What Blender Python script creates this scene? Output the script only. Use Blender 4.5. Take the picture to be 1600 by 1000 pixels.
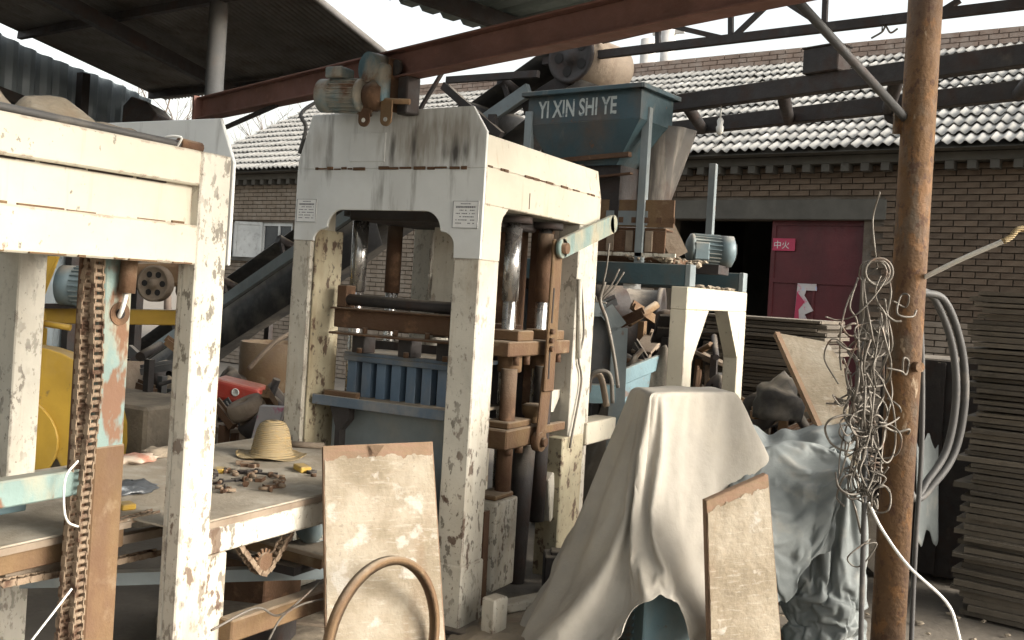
import bpy, bmesh, math, random
from mathutils import Vector, Matrix, noise
random.seed(7)
for o in list(bpy.data.objects): bpy.data.objects.remove(o)
scene = bpy.context.scene
COL = scene.collection
V = Vector
# ---------------------------------------------------------------- camera
FOC, PVY, CAMH, ROLL, YAW = 1551.0, 455.0, 1.6, math.radians(3.4), math.radians(28.3)
_f = V((-math.sin(YAW), math.cos(YAW), 0)); _r = V((math.cos(YAW), math.sin(YAW), 0)); _u = V((0, 0, 1))
_R = _r*math.cos(ROLL)+_u*math.sin(ROLL); _U = _u*math.cos(ROLL)-_r*math.sin(ROLL)
CAM = V((0, 0, CAMH))
cd = bpy.data.cameras.new('camera'); cam = bpy.data.objects.new('camera', cd); COL.objects.link(cam)
cd.sensor_width = 36; cd.lens = FOC/1600*36; cd.shift_y = -(500-PVY)/1600; cd.clip_start = .05; cd.clip_end = 2000
m = Matrix.Identity(4)
for i in range(3):
    m[i][0] = _R[i]; m[i][1] = _U[i]; m[i][2] = -_f[i]; m[i][3] = CAM[i]
cam.matrix_world = m
scene.camera = cam
# ---------------------------------------------------------------- light
SUN_EL, SUN_AZ = math.radians(24), math.radians(6)      # azimuth counter-clockwise from +X
sd = V((math.cos(SUN_EL)*math.cos(SUN_AZ), math.cos(SUN_EL)*math.sin(SUN_AZ), math.sin(SUN_EL)))
w = bpy.data.worlds.new('World'); scene.world = w; w.use_nodes = True
nt = w.node_tree; bg = nt.nodes['Background']
sky = nt.nodes.new('ShaderNodeTexSky'); sky.sky_type = 'NISHITA'; sky.sun_disc = False
sky.sun_elevation = SUN_EL; sky.sun_rotation = math.pi/2-SUN_AZ
sky.air_density = 1.6; sky.dust_density = 6.0; sky.ozone_density = .6
hsv = nt.nodes.new('ShaderNodeHueSaturation'); hsv.inputs['Saturation'].default_value = .30
nt.links.new(sky.outputs[0], hsv.inputs['Color']); nt.links.new(hsv.outputs[0], bg.inputs['Color'])
bg.inputs['Strength'].default_value = .15
ld = bpy.data.lights.new('sun', 'SUN'); ld.energy = 1.05; ld.angle = math.radians(25); ld.color = (1, .95, .86)
sun = bpy.data.objects.new('sun', ld); COL.objects.link(sun)
sun.rotation_euler = (-sd).to_track_quat('-Z', 'Y').to_euler()
scene.view_settings.view_transform = 'Standard'; scene.view_settings.look = 'None'
scene.view_settings.gamma = 1; scene.view_settings.use_curve_mapping = False
scene.view_settings.exposure = 1.62
# ---------------------------------------------------------------- pixel helpers: a pixel gives a direction, a plane gives the distance
def ray(x, y): return _f + (x-800)/FOC*_R + (PVY-y)/FOC*_U
def onX(x, y, v): d = ray(x, y); return CAM + d*((v-CAM.x)/d.x)
def onY(x, y, v): d = ray(x, y); return CAM + d*((v-CAM.y)/d.y)
def onZ(x, y, v): d = ray(x, y); return CAM + d*((v-CAM.z)/d.z)
def onPl(x, y, p, n): d = ray(x, y); return CAM + d*((p-CAM).dot(n)/d.dot(n))
def atD(x, y, dep): return CAM + ray(x, y)*dep
# ---------------------------------------------------------------- mesh collector
class MB:
    def __init__(s): s.v = []; s.f = []; s.sm = []
    def add(s, vs, fs, smooth=False):
        n = len(s.v); s.v += [V(a) for a in vs]; s.f += [[i+n for i in q] for q in fs]; s.sm += [smooth]*len(fs); return s
    def box(s, a, b):
        x0, y0, z0 = [min(a[i], b[i]) for i in range(3)]; x1, y1, z1 = [max(a[i], b[i]) for i in range(3)]
        return s.add([(x0,y0,z0),(x1,y0,z0),(x1,y1,z0),(x0,y1,z0),(x0,y0,z1),(x1,y0,z1),(x1,y1,z1),(x0,y1,z1)],
                     [(0,3,2,1),(4,5,6,7),(0,1,5,4),(1,2,6,5),(2,3,7,6),(3,0,4,7)])
    def obox(s, c, ex, ey, ez):      # half-extent vectors
        c, ex, ey, ez = V(c), V(ex), V(ey), V(ez)
        vs = [c+sx*ex+sy*ey+sz*ez for sz in (-1, 1) for sx, sy in ((-1,-1),(1,-1),(1,1),(-1,1))]
        return s.add(vs, [(0,3,2,1),(4,5,6,7),(0,1,5,4),(1,2,6,5),(2,3,7,6),(3,0,4,7)])
    def bar(s, p, q, w, h, up=(0,0,1)):
        p, q = V(p), V(q); d = (q-p); L = d.length; d = d/L; u = V(up); sd_ = d.cross(u)
        if sd_.length < 1e-3: sd_ = d.cross(V((1,0,0)))
        sd_.normalize(); u = sd_.cross(d)
        return s.obox((p+q)/2, d*L/2, sd_*w/2, u*h/2)
    def prism(s, pts, ext):          # planar polygon extruded
        n = len(pts); e = V(ext); pts = [V(p) for p in pts]
        nrm = V((0,0,0))
        for i in range(n): nrm += pts[i].cross(pts[(i+1) % n])
        if nrm.dot(e) > 0: pts = pts[::-1]
        vs = pts+[p+e for p in pts]
        return s.add(vs, [list(range(n)), list(range(2*n-1, n-1, -1))]+[(i, i+n, (i+1) % n+n, (i+1) % n) for i in range(n)])
    def cyl(s, p, q, r0, r1=None, n=16, caps=True):
        r1 = r0 if r1 is None else r1; p, q = V(p), V(q); d = (q-p).normalized()
        a = d.cross(V((0,0,1)));  a = a if a.length > 1e-3 else V((1,0,0)); a.normalize(); b = d.cross(a)
        k = len(s.v)
        for c, r in ((p, r0), (q, r1)):
            for i in range(n):
                t = 2*math.pi*i/n; s.v.append(c+a*(r*math.cos(t))+b*(r*math.sin(t)))
        for i in range(n):
            j = (i+1) % n; s.f.append([k+i, k+n+i, k+n+j, k+j]); s.sm.append(True)
        if caps:
            s.f.append([k+i for i in range(n)]); s.sm.append(False)
            s.f.append([k+n+i for i in range(n-1, -1, -1)]); s.sm.append(False)
        return s
    def tube(s, pts, r, n=8, r1=None):
        pts = [V(p) for p in pts]; m_ = len(pts); k = len(s.v); t0 = None
        for i, p in enumerate(pts):
            d = (pts[min(i+1, m_-1)]-pts[max(i-1, 0)])
            d = d.normalized() if d.length > 1e-9 else V((0,0,1))
            if t0 is None:
                t0 = d.cross(V((0,0,1))); t0 = t0 if t0.length > 1e-2 else d.cross(V((1,0,0)))
            t0 = t0-d*t0.dot(d)
            if t0.length < 1e-4: t0 = d.cross(V((.3,.5,.8)))
            t0.normalize(); b = d.cross(t0)
            rr = r if r1 is None else r+(r1-r)*i/(m_-1)
            for j in range(n):
                a = 2*math.pi*j/n; s.v.append(p+t0*(rr*math.cos(a))+b*(rr*math.sin(a)))
        for i in range(m_-1):
            for j in range(n):
                j2 = (j+1) % n; s.f.append([k+i*n+j, k+i*n+j2, k+(i+1)*n+j2, k+(i+1)*n+j]); s.sm.append(True)
        s.f.append([k+j for j in range(n-1, -1, -1)]); s.sm.append(False)
        s.f.append([k+(m_-1)*n+j for j in range(n)]); s.sm.append(False)
        return s
    def lathe(s, c, ax, prof, n=24):  # prof: (dist along axis, radius)
        c, d = V(c), V(ax).normalized(); a = d.cross(V((0,0,1))); a = a if a.length > 1e-3 else V((1,0,0)); a.normalize(); b = d.cross(a); k = len(s.v)
        for h, r in prof:
            for i in range(n):
                t = 2*math.pi*i/n; s.v.append(c+d*h+a*(r*math.cos(t))+b*(r*math.sin(t)))
        for q in range(len(prof)-1):
            for i in range(n):
                j = (i+1) % n; s.f.append([k+q*n+i, k+(q+1)*n+i, k+(q+1)*n+j, k+q*n+j]); s.sm.append(True)
        if (V(prof[0])-V(prof[-1])).length < 1e-6: return s
        if prof[0][1] > 1e-4: s.f.append([k+i for i in range(n)]); s.sm.append(False)
        if prof[-1][1] > 1e-4: s.f.append([k+(len(prof)-1)*n+i for i in range(n-1, -1, -1)]); s.sm.append(False)
        return s
    def grid(s, nu, nv, fn, smooth=True, wrap=False):
        k = len(s.v)
        for i in range(nu):
            for j in range(nv): s.v.append(V(fn(i/(nu-1) if not wrap else i/nu, j/(nv-1))))
        for i in range(nu if wrap else nu-1):
            for j in range(nv-1):
                i2 = (i+1) % nu; s.f.append([k+i*nv+j, k+i2*nv+j, k+i2*nv+j+1, k+i*nv+j+1]); s.sm.append(smooth)
        return s
    def mesh(s, name, off=(0,0,0)):
        me = bpy.data.meshes.new(name); o = V(off)
        me.from_pydata([tuple(v-o) for v in s.v], [], s.f); me.polygons.foreach_set('use_smooth', s.sm); me.update(); return me
def spline(pts, n=10):               # Catmull-Rom through points
    pts = [V(p) for p in pts]; P = [pts[0]*2-pts[1]]+pts+[pts[-1]*2-pts[-2]]; out = []
    for i in range(1, len(P)-2):
        for k in range(n):
            t = k/n; a, b, c, d = P[i-1], P[i], P[i+1], P[i+2]
            out.append(.5*((2*b)+(c-a)*t+(2*a-5*b+4*c-d)*t*t+(3*b-a-3*c+d)*t**3))
    return out+[pts[-1]]
# ---------------------------------------------------------------- objects
def tag(o, label=None, cat=None, group=None, kind=None):
    if label: o['label'] = label
    if cat: o['category'] = cat
    if group: o['group'] = group
    if kind: o['kind'] = kind
    return o
def thing(name, label, cat, loc, group=None):
    o = bpy.data.objects.new(name, None); COL.objects.link(o); o.location = V(loc); o.empty_display_size = .1
    return tag(o, label, cat, group)
def rootloc(o):
    while o.parent: o = o.parent
    return o.location
def part(name, mb, mat, par, bevel=0, kind=None, seg=1, solid=0, sub=0):
    me = mb.mesh(name, rootloc(par)); o = bpy.data.objects.new(name, me); COL.objects.link(o); o.parent = par
    me.materials.append(mat); mods(o, bevel, seg, solid, sub)
    if kind: o['kind'] = kind
    return o
def mods(o, bevel, seg, solid, sub):
    if solid:
        q = o.modifiers.new('thick', 'SOLIDIFY'); q.thickness = solid; q.offset = 0
    if bevel:
        q = o.modifiers.new('edge', 'BEVEL'); q.width = bevel; q.segments = seg; q.limit_method = 'ANGLE'; q.angle_limit = math.radians(40)
    if sub:
        q = o.modifiers.new('smooth', 'SUBSURF'); q.levels = sub; q.render_levels = sub
def single(name, mb, mat, label, cat, loc=(0,0,0), group=None, kind=None, bevel=0, seg=1, solid=0, sub=0):
    me = mb.mesh(name, loc); o = bpy.data.objects.new(name, me); COL.objects.link(o); o.location = V(loc)
    me.materials.append(mat); mods(o, bevel, seg, solid, sub); return tag(o, label, cat, group, kind)
def share(name, me, par, mw=None, label=None):    # another child that shares mesh data
    o = bpy.data.objects.new(name, me); COL.objects.link(o); o.parent = par
    if mw is not None: o.matrix_local = mw
    return o
def textmesh(s, size, ext=.0008, fat=0):
    c = bpy.data.curves.new('t', 'FONT'); c.body = s; c.size = size; c.extrude = ext; c.offset = fat; c.align_x = 'LEFT'
    o = bpy.data.objects.new('t', c); COL.objects.link(o); bpy.context.view_layer.update()
    me = bpy.data.meshes.new_from_object(o.evaluated_get(bpy.context.evaluated_depsgraph_get()))
    bpy.data.objects.remove(o); bpy.data.curves.remove(c); return me
def lettering(name, s, par, mat, p0, ux, uy, width, height, fat=0):   # text laid on a flat face: p0 lower left, ux right, uy up
    me = textmesh(s, 1.0, .0, fat); xs = [v.co.x for v in me.vertices]; ys = [v.co.y for v in me.vertices]
    x0, y0, sx, sy = min(xs), min(ys), width/(max(xs)-min(xs)), height/(max(ys)-min(ys))
    p0, ux, uy = V(p0)-rootloc(par), V(ux).normalized(), V(uy).normalized()
    for v in me.vertices: v.co = p0+ux*((v.co.x-x0)*sx)+uy*((v.co.y-y0)*sy)
    me.materials.clear(); me.materials.append(mat); o = bpy.data.objects.new(name, me); COL.objects.link(o); o.parent = par; return o
# ---------------------------------------------------------------- materials
def M(name, base, rough=.7, metal=0, layers=(), bump=(40, .15), top=None, var=.12, vscale=3, spec=.4, wave=None, alpha=None, trans=0, rnd=0, wear=None):
    mt = bpy.data.materials.new(name); mt.use_nodes = True; t = mt.node_tree; N = t.nodes; L = t.links
    b = N['Principled BSDF']; b.inputs['Roughness'].default_value = rough; b.inputs['Metallic'].default_value = metal
    b.inputs['Specular IOR Level'].default_value = spec
    tc = N.new('ShaderNodeTexCoord'); crd = tc.outputs['Object']
    def nz(scale, stretch=(1,1,1), det=5, rg=.6):
        mp = N.new('ShaderNodeMapping'); mp.inputs['Scale'].default_value = stretch; L.new(crd, mp.inputs[0])
        n = N.new('ShaderNodeTexNoise'); n.inputs['Scale'].default_value = scale; n.inputs['Detail'].default_value = det; n.inputs['Roughness'].default_value = rg
        L.new(mp.outputs[0], n.inputs['Vector']); return n.outputs['Fac']
    def rng(src, lo, hi, a=0, c=1):
        r = N.new('ShaderNodeMapRange'); r.inputs[1].default_value = lo; r.inputs[2].default_value = hi; r.inputs[3].default_value = a; r.inputs[4].default_value = c
        L.new(src, r.inputs[0]); return r.outputs[0]
    def mix(fac, c1, c2):
        x = N.new('ShaderNodeMix'); x.data_type = 'RGBA'
        if isinstance(fac, float): x.inputs[0].default_value = fac
        else: L.new(fac, x.inputs[0])
        for s_, c in ((x.inputs[6], c1), (x.inputs[7], c2)):
            if isinstance(c, tuple): s_.default_value = (*c, 1)
            else: L.new(c, s_)
        return x.outputs[2]
    dk = tuple(c*(1-var*2) for c in base); lt = tuple(min(.95, c*(1+var)) for c in base)
    col = mix(rng(nz(vscale), .3, .7), dk, lt)
    if rnd:
        oi = N.new('ShaderNodeObjectInfo'); hs = N.new('ShaderNodeHueSaturation')
        L.new(rng(oi.outputs['Random'], 0, 1, 1-rnd, 1+rnd), hs.inputs['Value']); L.new(col, hs.inputs['Color']); col = hs.outputs[0]
    for ly in layers:       # (colour, scale, lo, hi, stretch, amount)
        c, sc, lo, hi = ly[:4]; st = ly[4] if len(ly) > 4 else (1,1,1); am = ly[5] if len(ly) > 5 else 1
        fac = rng(nz(sc, st), lo, hi, 0, am)
        if len(ly) > 6:         # clustered: small chips only inside worn patches
            mu = N.new('ShaderNodeMath'); mu.operation = 'MULTIPLY'; L.new(fac, mu.inputs[0]); L.new(rng(nz(ly[6], (1,1,.6)), .44, .58), mu.inputs[1]); fac = mu.outputs[0]
        col = mix(fac, col, c)
    if wear:                # paint worn off along edges
        bv = N.new('ShaderNodeBevel'); bv.samples = 4; bv.inputs['Radius'].default_value = wear[1]; gm = N.new('ShaderNodeNewGeometry')
        dt = N.new('ShaderNodeVectorMath'); dt.operation = 'DOT_PRODUCT'; L.new(bv.outputs[0], dt.inputs[0]); L.new(gm.outputs['Normal'], dt.inputs[1])
        mu = N.new('ShaderNodeMath'); mu.operation = 'MULTIPLY'; L.new(rng(dt.outputs['Value'], .995, .90), mu.inputs[0]); L.new(rng(nz(18, (1,1,.5)), .52, .60), mu.inputs[1]); col = mix(mu.outputs[0], col, wear[0])
    if top:                 # settled dust on upward faces
        g = N.new('ShaderNodeNewGeometry'); sx = N.new('ShaderNodeSeparateXYZ'); L.new(g.outputs['Normal'], sx.inputs[0])
        mu = N.new('ShaderNodeMath'); mu.operation = 'MULTIPLY'; L.new(rng(sx.outputs[2], .45, .9, 0, top[1]), mu.inputs[0]); L.new(rng(nz(9), .3, .55, .4, 1), mu.inputs[1])
        col = mix(mu.outputs[0], col, top[0])
    L.new(col, b.inputs['Base Color'])
    if wave:                # fine parallel relief (grain, ribs)
        sc, ax, st = wave; mp = N.new('ShaderNodeMapping'); L.new(crd, mp.inputs[0]); wv = N.new('ShaderNodeTexWave'); wv.bands_direction = ax
        wv.inputs['Scale'].default_value = sc; wv.inputs['Distortion'].default_value = 1.5; wv.inputs['Detail'].default_value = 2; L.new(mp.outputs[0], wv.inputs[0]); h = wv.outputs['Fac']
    else: h = nz(bump[0]); st = bump[1]
    bp = N.new('ShaderNodeBump'); bp.inputs['Strength'].default_value = st; bp.inputs['Distance'].default_value = .01; L.new(h, bp.inputs['Height']); L.new(bp.outputs[0], b.inputs['Normal'])
    L.new(rng(nz(14), .3, .7, max(.05, rough-.12), min(1, rough+.12)), b.inputs['Roughness'])
    if trans: b.inputs['Transmission Weight'].default_value = trans
    mt['crd'] = 1
    return mt
RUST = (.16, .07, .032); RUSTD = (.07, .034, .02); DUST = (.34, .29, .22); GRIME = (.10, .085, .065)
m_cream = M('cream paint', (.51, .472, .38), .5, 0, [(DUST, 2.2, .55, .8, (1,1,.4), .4), (RUST, 16, .645, .68, (1,1,.5), .85, 1.3), (GRIME, 40, .645, .68, (1,1,.6), .8, 1.1), ((.33,.22,.12), 7, .60, .82, (3,3,.25), .55)], bump=(25, .12), top=(DUST, .6), var=.07, wear=(RUST, .012))
m_chip = M('chipped cream paint', (.515, .485, .41), .55, 0, [(DUST, 2.5, .5, .75, (1,1,.5), .55), (GRIME, 30, .56, .605, (1,1,.55), .8, 1.7), (RUSTD, 13, .585, .62, (1,1,.6), .85, 1.2), (GRIME, 60, .635, .67, (1,1,.7), .6), ((.25,.19,.12), 2.2, .54, .78, (2,2,.6), .6), ((.30,.22,.13), 9, .58, .8, (4,4,.25), .5)], bump=(25, .25), top=(DUST, .7), var=.1, wear=(RUSTD, .013))
m_white = M('pale grey paint', (.66, .65, .60), .55, 0, [(DUST, 2.5, .55, .8, (1,1,.3), .35), (RUST, 20, .71, .74, (1,1,.5), .7), (GRIME, 3, .62, .85, (4,4,.4), .35)], bump=(25, .1), top=(DUST, .6), var=.06)
m_rust = M('rusty steel', (.105, .058, .031), .85, 0, [(RUSTD, 6, .45, .7, (1,1,1), .8), ((.30, .17, .09), 9, .58, .75, (1,1,1), .6)], bump=(60, .4), top=(DUST, .55))
m_rustred = M('red oxide steel', (.175, .085, .066), .75, 0, [(RUSTD, 4, .45, .75, (1,1,1), .6), ((.30, .15, .11), 12, .6, .8, (1,1,1), .5)], bump=(50, .2), top=(DUST, .3))
m_pole = M('rusted column paint', (.15, .082, .034), .8, 0, [((.062, .042, .033), 1.7, .40, .60, (1,1,.35), .92), (GRIME, 6, .55, .66, (1,1,.4), .8), ((.33, .26, .18), 11, .63, .67, (1,1,.4), .75), ((.18, .09, .034), 16, .56, .60, (1,1,.5), .65), (RUSTD, 34, .57, .62, (1,1,.6), .8)], bump=(38, .7))
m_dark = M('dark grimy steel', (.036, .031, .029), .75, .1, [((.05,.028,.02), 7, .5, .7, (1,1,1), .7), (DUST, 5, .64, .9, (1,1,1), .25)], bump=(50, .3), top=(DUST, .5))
m_steelgrey = M('grey structural steel', (.068, .069, .069), .65, .1, [(RUSTD, 6, .55, .75, (1,1,1), .6)], bump=(50, .15), top=(DUST, .4))
m_chrome = M('worn chrome rod', (.55, .54, .52), .25, .9, [(RUST, 3, .5, .62, (1,1,.6), .9), (GRIME, 6, .5, .8, (1,1,.5), .6)], bump=(40, .03))
m_blue = M('dark blue hopper paint', (.042, .076, .088), .6, 0, [((.10, .07, .05), 3.0, .48, .72, (1,1,.6), .85), (DUST, 8, .62, .85, (1,1,.5), .4), (RUST, 14, .66, .72, (1,1,1), .6)], bump=(40, .2), top=(DUST, .55))
m_ltblue = M('blue machine paint', (.095, .13, .17), .6, 0, [(DUST, 5, .45, .75, (1,1,.5), .55), (RUST, 14, .66, .72, (1,1,1), .7)], bump=(40, .2), top=(DUST, .9))
m_greyblue = M('grey blue paint', (.185, .215, .22), .6, 0, [(DUST, 4, .52, .8, (1,1,.5), .45), (RUST, 14, .66, .72, (1,1,1), .6)], bump=(40, .15), top=(DUST, .6))
m_cyan = M('pale cyan paint', (.145, .225, .25), .6, 0, [(DUST, 4, .5, .8, (1,1,.5), .5), (RUST, 9, .62, .7, (1,1,1), .7)], bump=(40, .2), top=(DUST, .6))
m_green = M('worn turquoise paint', (.175, .245, .225), .6, 0, [((.33, .29, .20), 5, .48, .62, (1,1,.4), .85), (RUST, 6, .58, .63, (1,1,.5), .9)], bump=(40, .25), top=(DUST, .6))
m_yellow = M('yellow machine paint', (.50, .31, .04), .5, 0, [(DUST, 4, .5, .8, (1,1,.6), .35), (GRIME, 9, .66, .74, (1,1,1), .6)], bump=(30, .08), top=(DUST, .55))
m_orange = M('rusty ochre steel', (.155, .096, .046), .8, 0, [((.11, .06, .034), 6, .42, .62, (1,1,.5), .8), ((.27, .21, .135), 8, .58, .75, (1,1,1), .6)], bump=(60, .35), top=(DUST, .5))
m_chain = M('rusty dusty chain', (.25, .185, .125), .85, .1, [(RUSTD, 14, .48, .62, (1,1,1), .9)], bump=(80, .3))
m_rubber = M('black rubber belt', (.03, .029, .028), .8, 0, [(DUST, 3, .48, .85, (1,1,1), .35)], bump=(60, .2), top=(DUST, .5))
m_hose = M('grey black hose', (.07, .068, .065), .6, 0, [(DUST, 6, .55, .8, (1,1,1), .4)], bump=(60, .1))
m_ply = M('cement crusted plywood', (.225, .185, .128), .85, 0, [((.31, .275, .215), 3, .42, .62, (1,1,1), .8), ((.17, .12, .075), 4, .55, .72, (2,2,.5), .7), ((.42, .40, .36), 7, .60, .66, (1,1,1), .6), ((.12, .095, .07), 50, .62, .68, (1,1,1), .6, 2.0), ((.38, .35, .29), 26, .56, .70, (.5,.5,3), .5), ((.20, .16, .115), 30, .60, .72, (.3,.3,4), .6), ((.30, .24, .17), 90, .5, .7, (.3,.3,2), .4)], bump=(45, .5), var=.12)
m_plyedge = M('raw plywood edge', (.19, .128, .078), .85, 0, [((.20, .12, .08), 30, .45, .6, (.3,.3,3), .7)], bump=(50, .3))
m_pallet = M('weathered grey pallet board', (.098, .082, .062), .9, 0, [((.08, .068, .055), 6, .45, .65, (.4,.4,3), .8), ((.30, .27, .22), 9, .58, .75, (.4,.4,3), .6)], bump=(50, .5), top=(DUST, .4), rnd=.35)
m_tarp = M('dusty white woven tarp', (.345, .32, .275), .85, 0, [((.40, .36, .29), 2.2, .5, .7, (1,1,1), .6), ((.27, .25, .215), 5, .58, .75, (1,1,1), .5), ((.38, .30, .16), 9, .72, .78, (1,1,1), .4)], bump=(16, .55), var=.08, spec=.2)
m_bag = M('blue grey plastic sheet', (.165, .182, .178), .75, 0, [((.24, .255, .245), 3, .5, .7, (1,1,1), .7), (DUST, 6, .58, .8, (1,1,1), .4)], bump=(60, .12), var=.14)
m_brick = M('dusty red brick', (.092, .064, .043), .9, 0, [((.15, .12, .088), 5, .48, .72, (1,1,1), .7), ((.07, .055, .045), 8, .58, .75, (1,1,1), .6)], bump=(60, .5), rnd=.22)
m_mortar = M('grey mortar wall', (.088, .070, .052), .95, 0, [((.14, .125, .11), 3, .5, .7, (1,1,1), .6)], bump=(60, .4))
m_plaster = M('grimy cement render', (.085, .08, .068), .9, 0, [((.05, .047, .042), 2, .45, .75, (1,1,.5), .7)], bump=(30, .2))
m_tile = M('grey cement roof tile', (.36, .35, .325), .9, 0, [((.27, .255, .23), 3, .48, .7, (1,1,1), .6), ((.40, .39, .36), 9, .58, .72, (1,1,1), .5)], bump=(40, .3), rnd=.16)
m_roofsheet = M('grimy corrugated sheet', (.20, .192, .182), .75, .1, [(RUSTD, 4, .5, .7, (1,1,1), .5), (GRIME, 2, .4, .7, (1,1,1), .5)], bump=(30, .15))
m_roofgreen = M('green grey roof sheet', (.14, .17, .16), .55, .1, [((.09, .105, .10), 4, .48, .7, (1,1,1), .6)], bump=(30, .1))
m_wallsheet = M('pale blue steel sheet wall', (.20, .235, .25), .45, .1, [((.18, .20, .21), 1.3, .45, .7, (1,1,1), .7), (RUST, 8, .68, .75, (1,1,1), .4)], bump=(30, .1))
m_ground = M('dusty cement yard', (.165, .142, .112), .95, 0, [((.15, .13, .105), 1.1, .42, .65, (1,1,1), .8), ((.24, .21, .165), 7, .55, .72, (1,1,1), .6), ((.10, .085, .07), 22, .6, .7, (1,1,1), .6)], bump=(18, .7))
m_deck = M('dusty steel table top', (.29, .25, .19), .95, 0, [((.45, .41, .34), 5, .45, .65, (1,1,1), .7), ((.24, .19, .14), 9, .58, .72, (1,1,1), .7)], bump=(50, .4))
m_label = M('white enamel nameplate', (.72, .72, .70), .45, 0, [(DUST, 9, .55, .8, (1,1,1), .3)], var=.03)
m_ink = M('faded grey ink', (.16, .16, .17), .7)
m_letter = M('worn white stencil paint', (.46, .49, .46), .8, 0, [((.06, .10, .12), 26, .56, .64, (1,1,1), .8), ((.16, .16, .14), 8, .55, .75, (1,1,1), .5)])
m_straw = M('yellow straw', (.30, .232, .13), .8, 0, [((.38, .25, .09), 30, .5, .7, (1,1,3), .7)], wave=(38, 'Z', .55))
m_rope = M('white rope', (.80, .79, .74), .8, 0, (), bump=(200, .4))
m_redp = M('red enamel', (.36, .045, .03), .4, 0, [(DUST, 5, .5, .8, (1,1,1), .45)], top=(DUST, .5))
m_reddoor = M('dark red door paint', (.075, .012, .014), .55, 0, [((.035, .010, .011), 2, .45, .7, (1,1,.5), .6)])
m_pink = M('pink red paper', (.34, .035, .075), .7); m_paper = M('torn white paper', (.42, .39, .38), .8, 0, [((.45, .12, .2), 14, .55, .65, (1,1,1), .8), ((.25, .35, .55), 12, .62, .7, (1,1,1), .7)])
m_motor = M('grey blue motor casing', (.14, .19, .205), .55, .1, [(DUST, 5, .45, .8, (1,1,1), .5), (RUST, 12, .66, .72, (1,1,1), .6)], bump=(40, .15), top=(DUST, .75))
m_teal = M('teal motor paint', (.10, .175, .20), .5, 0, [(DUST, 6, .40, .62, (1,1,1), .85), (RUST, 7, .58, .68, (1,1,1), .8)], bump=(40, .2), top=(DUST, .8))
m_glass = M('dark window glass', (.03, .035, .04), .15, 0, (), spec=.6); m_frame = M('faded window paint', (.42, .43, .42), .7, 0, [(GRIME, 8, .55, .75, (1,1,1), .5)])
m_black = M('dark interior', (.02, .018, .017), .95); m_bark = M('bare bark', (.13, .10, .08), .9)
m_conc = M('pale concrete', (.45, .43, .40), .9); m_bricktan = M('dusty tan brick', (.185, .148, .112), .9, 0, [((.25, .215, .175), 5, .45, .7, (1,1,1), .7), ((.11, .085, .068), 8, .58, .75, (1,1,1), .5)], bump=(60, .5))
m_brickskylit = M('sky-brightened pale brick', (.27, .20, .16), .9, 0, [((.36, .31, .27), 5, .45, .7, (1,1,1), .7), ((.16, .12, .10), 8, .58, .75, (1,1,1), .5)], bump=(60, .5))  # paler base paints in the open sky light on the parapet
m_wire = M('rusty grey wire', (.165, .148, .125), .6, .4, [(RUST, 9, .56, .7, (1,1,1), .6)])
m_wood = M('old grey timber', (.24, .19, .14), .9, 0, [((.14, .10, .07), 8, .45, .65, (.5,.5,.5), .7)], bump=(40, .5))
m_cloth = M('dirty red cloth', (.38, .19, .13), .95, 0, [((.5, .43, .34), 7, .45, .6, (1,1,1), .9)]); m_foil = M('black plastic wrap', (.06, .065, .07), .35, 0, [((.3, .33, .35), 9, .6, .68, (1,1,1), .9)])
m_sand = M('sand and cement dust', (.27, .225, .165), .95, 0, [((.17, .14, .105), 8, .45, .65, (1,1,1), .8)], bump=(30, .8))

m_fin = M('blue mould fin paint', (.115, .17, .235), .6, 0, [(DUST, 5, .5, .8, (1,1,.4), .45)], bump=(40, .2))
m_grimy = M('grimy yellowed paint', (.44, .39, .27), .6, 0, [((.20,.14,.07), 2.4, .45, .68, (2,2,.5), .85), (RUSTD, 14, .56, .62, (1,1,.7), .9), (GRIME, 30, .6, .66, (1,1,1), .8)], bump=(25, .3), var=.14)
def stained(base, stains):           # front plate paint with burnt-oil smears that have their own outline (x, z, half width, half height, amount)
    mt = base.copy(); mt.name = 'smeared front plate paint'; t = mt.node_tree; N = t.nodes; L = t.links; b = N['Principled BSDF']
    tc = N.new('ShaderNodeTexCoord'); col = b.inputs['Base Color'].links[0].from_socket
    nz = N.new('ShaderNodeTexNoise'); nz.inputs['Scale'].default_value = 30; nz.inputs['Detail'].default_value = 5; mpn = N.new('ShaderNodeMapping'); mpn.inputs['Scale'].default_value = (1.6, 1, .25); L.new(tc.outputs['Object'], mpn.inputs[0]); L.new(mpn.outputs[0], nz.inputs['Vector'])
    for x, z, w_, h_, am, c in stains:
        mp = N.new('ShaderNodeMapping'); mp.vector_type = 'POINT'; mp.inputs['Location'].default_value = (-x/w_, 0, -z/h_); mp.inputs['Scale'].default_value = (1/w_, 0, 1/h_); L.new(tc.outputs['Object'], mp.inputs[0])
        ln = N.new('ShaderNodeVectorMath'); ln.operation = 'LENGTH'; L.new(mp.outputs[0], ln.inputs[0])
        ad = N.new('ShaderNodeMath'); ad.operation = 'MULTIPLY_ADD'; L.new(nz.outputs['Fac'], ad.inputs[0]); ad.inputs[1].default_value = 1.3; L.new(ln.outputs['Value'], ad.inputs[2])
        r = N.new('ShaderNodeMapRange'); r.inputs[1].default_value = 1.75; r.inputs[2].default_value = .85; r.inputs[3].default_value = 0; r.inputs[4].default_value = am; L.new(ad.outputs[0], r.inputs[0])
        mx = N.new('ShaderNodeMix'); mx.data_type = 'RGBA'; L.new(r.outputs[0], mx.inputs[0]); L.new(col, mx.inputs[6]); mx.inputs[7].default_value = (*c, 1); col = mx.outputs[2]
    L.new(col, b.inputs['Base Color']); return mt
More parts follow.
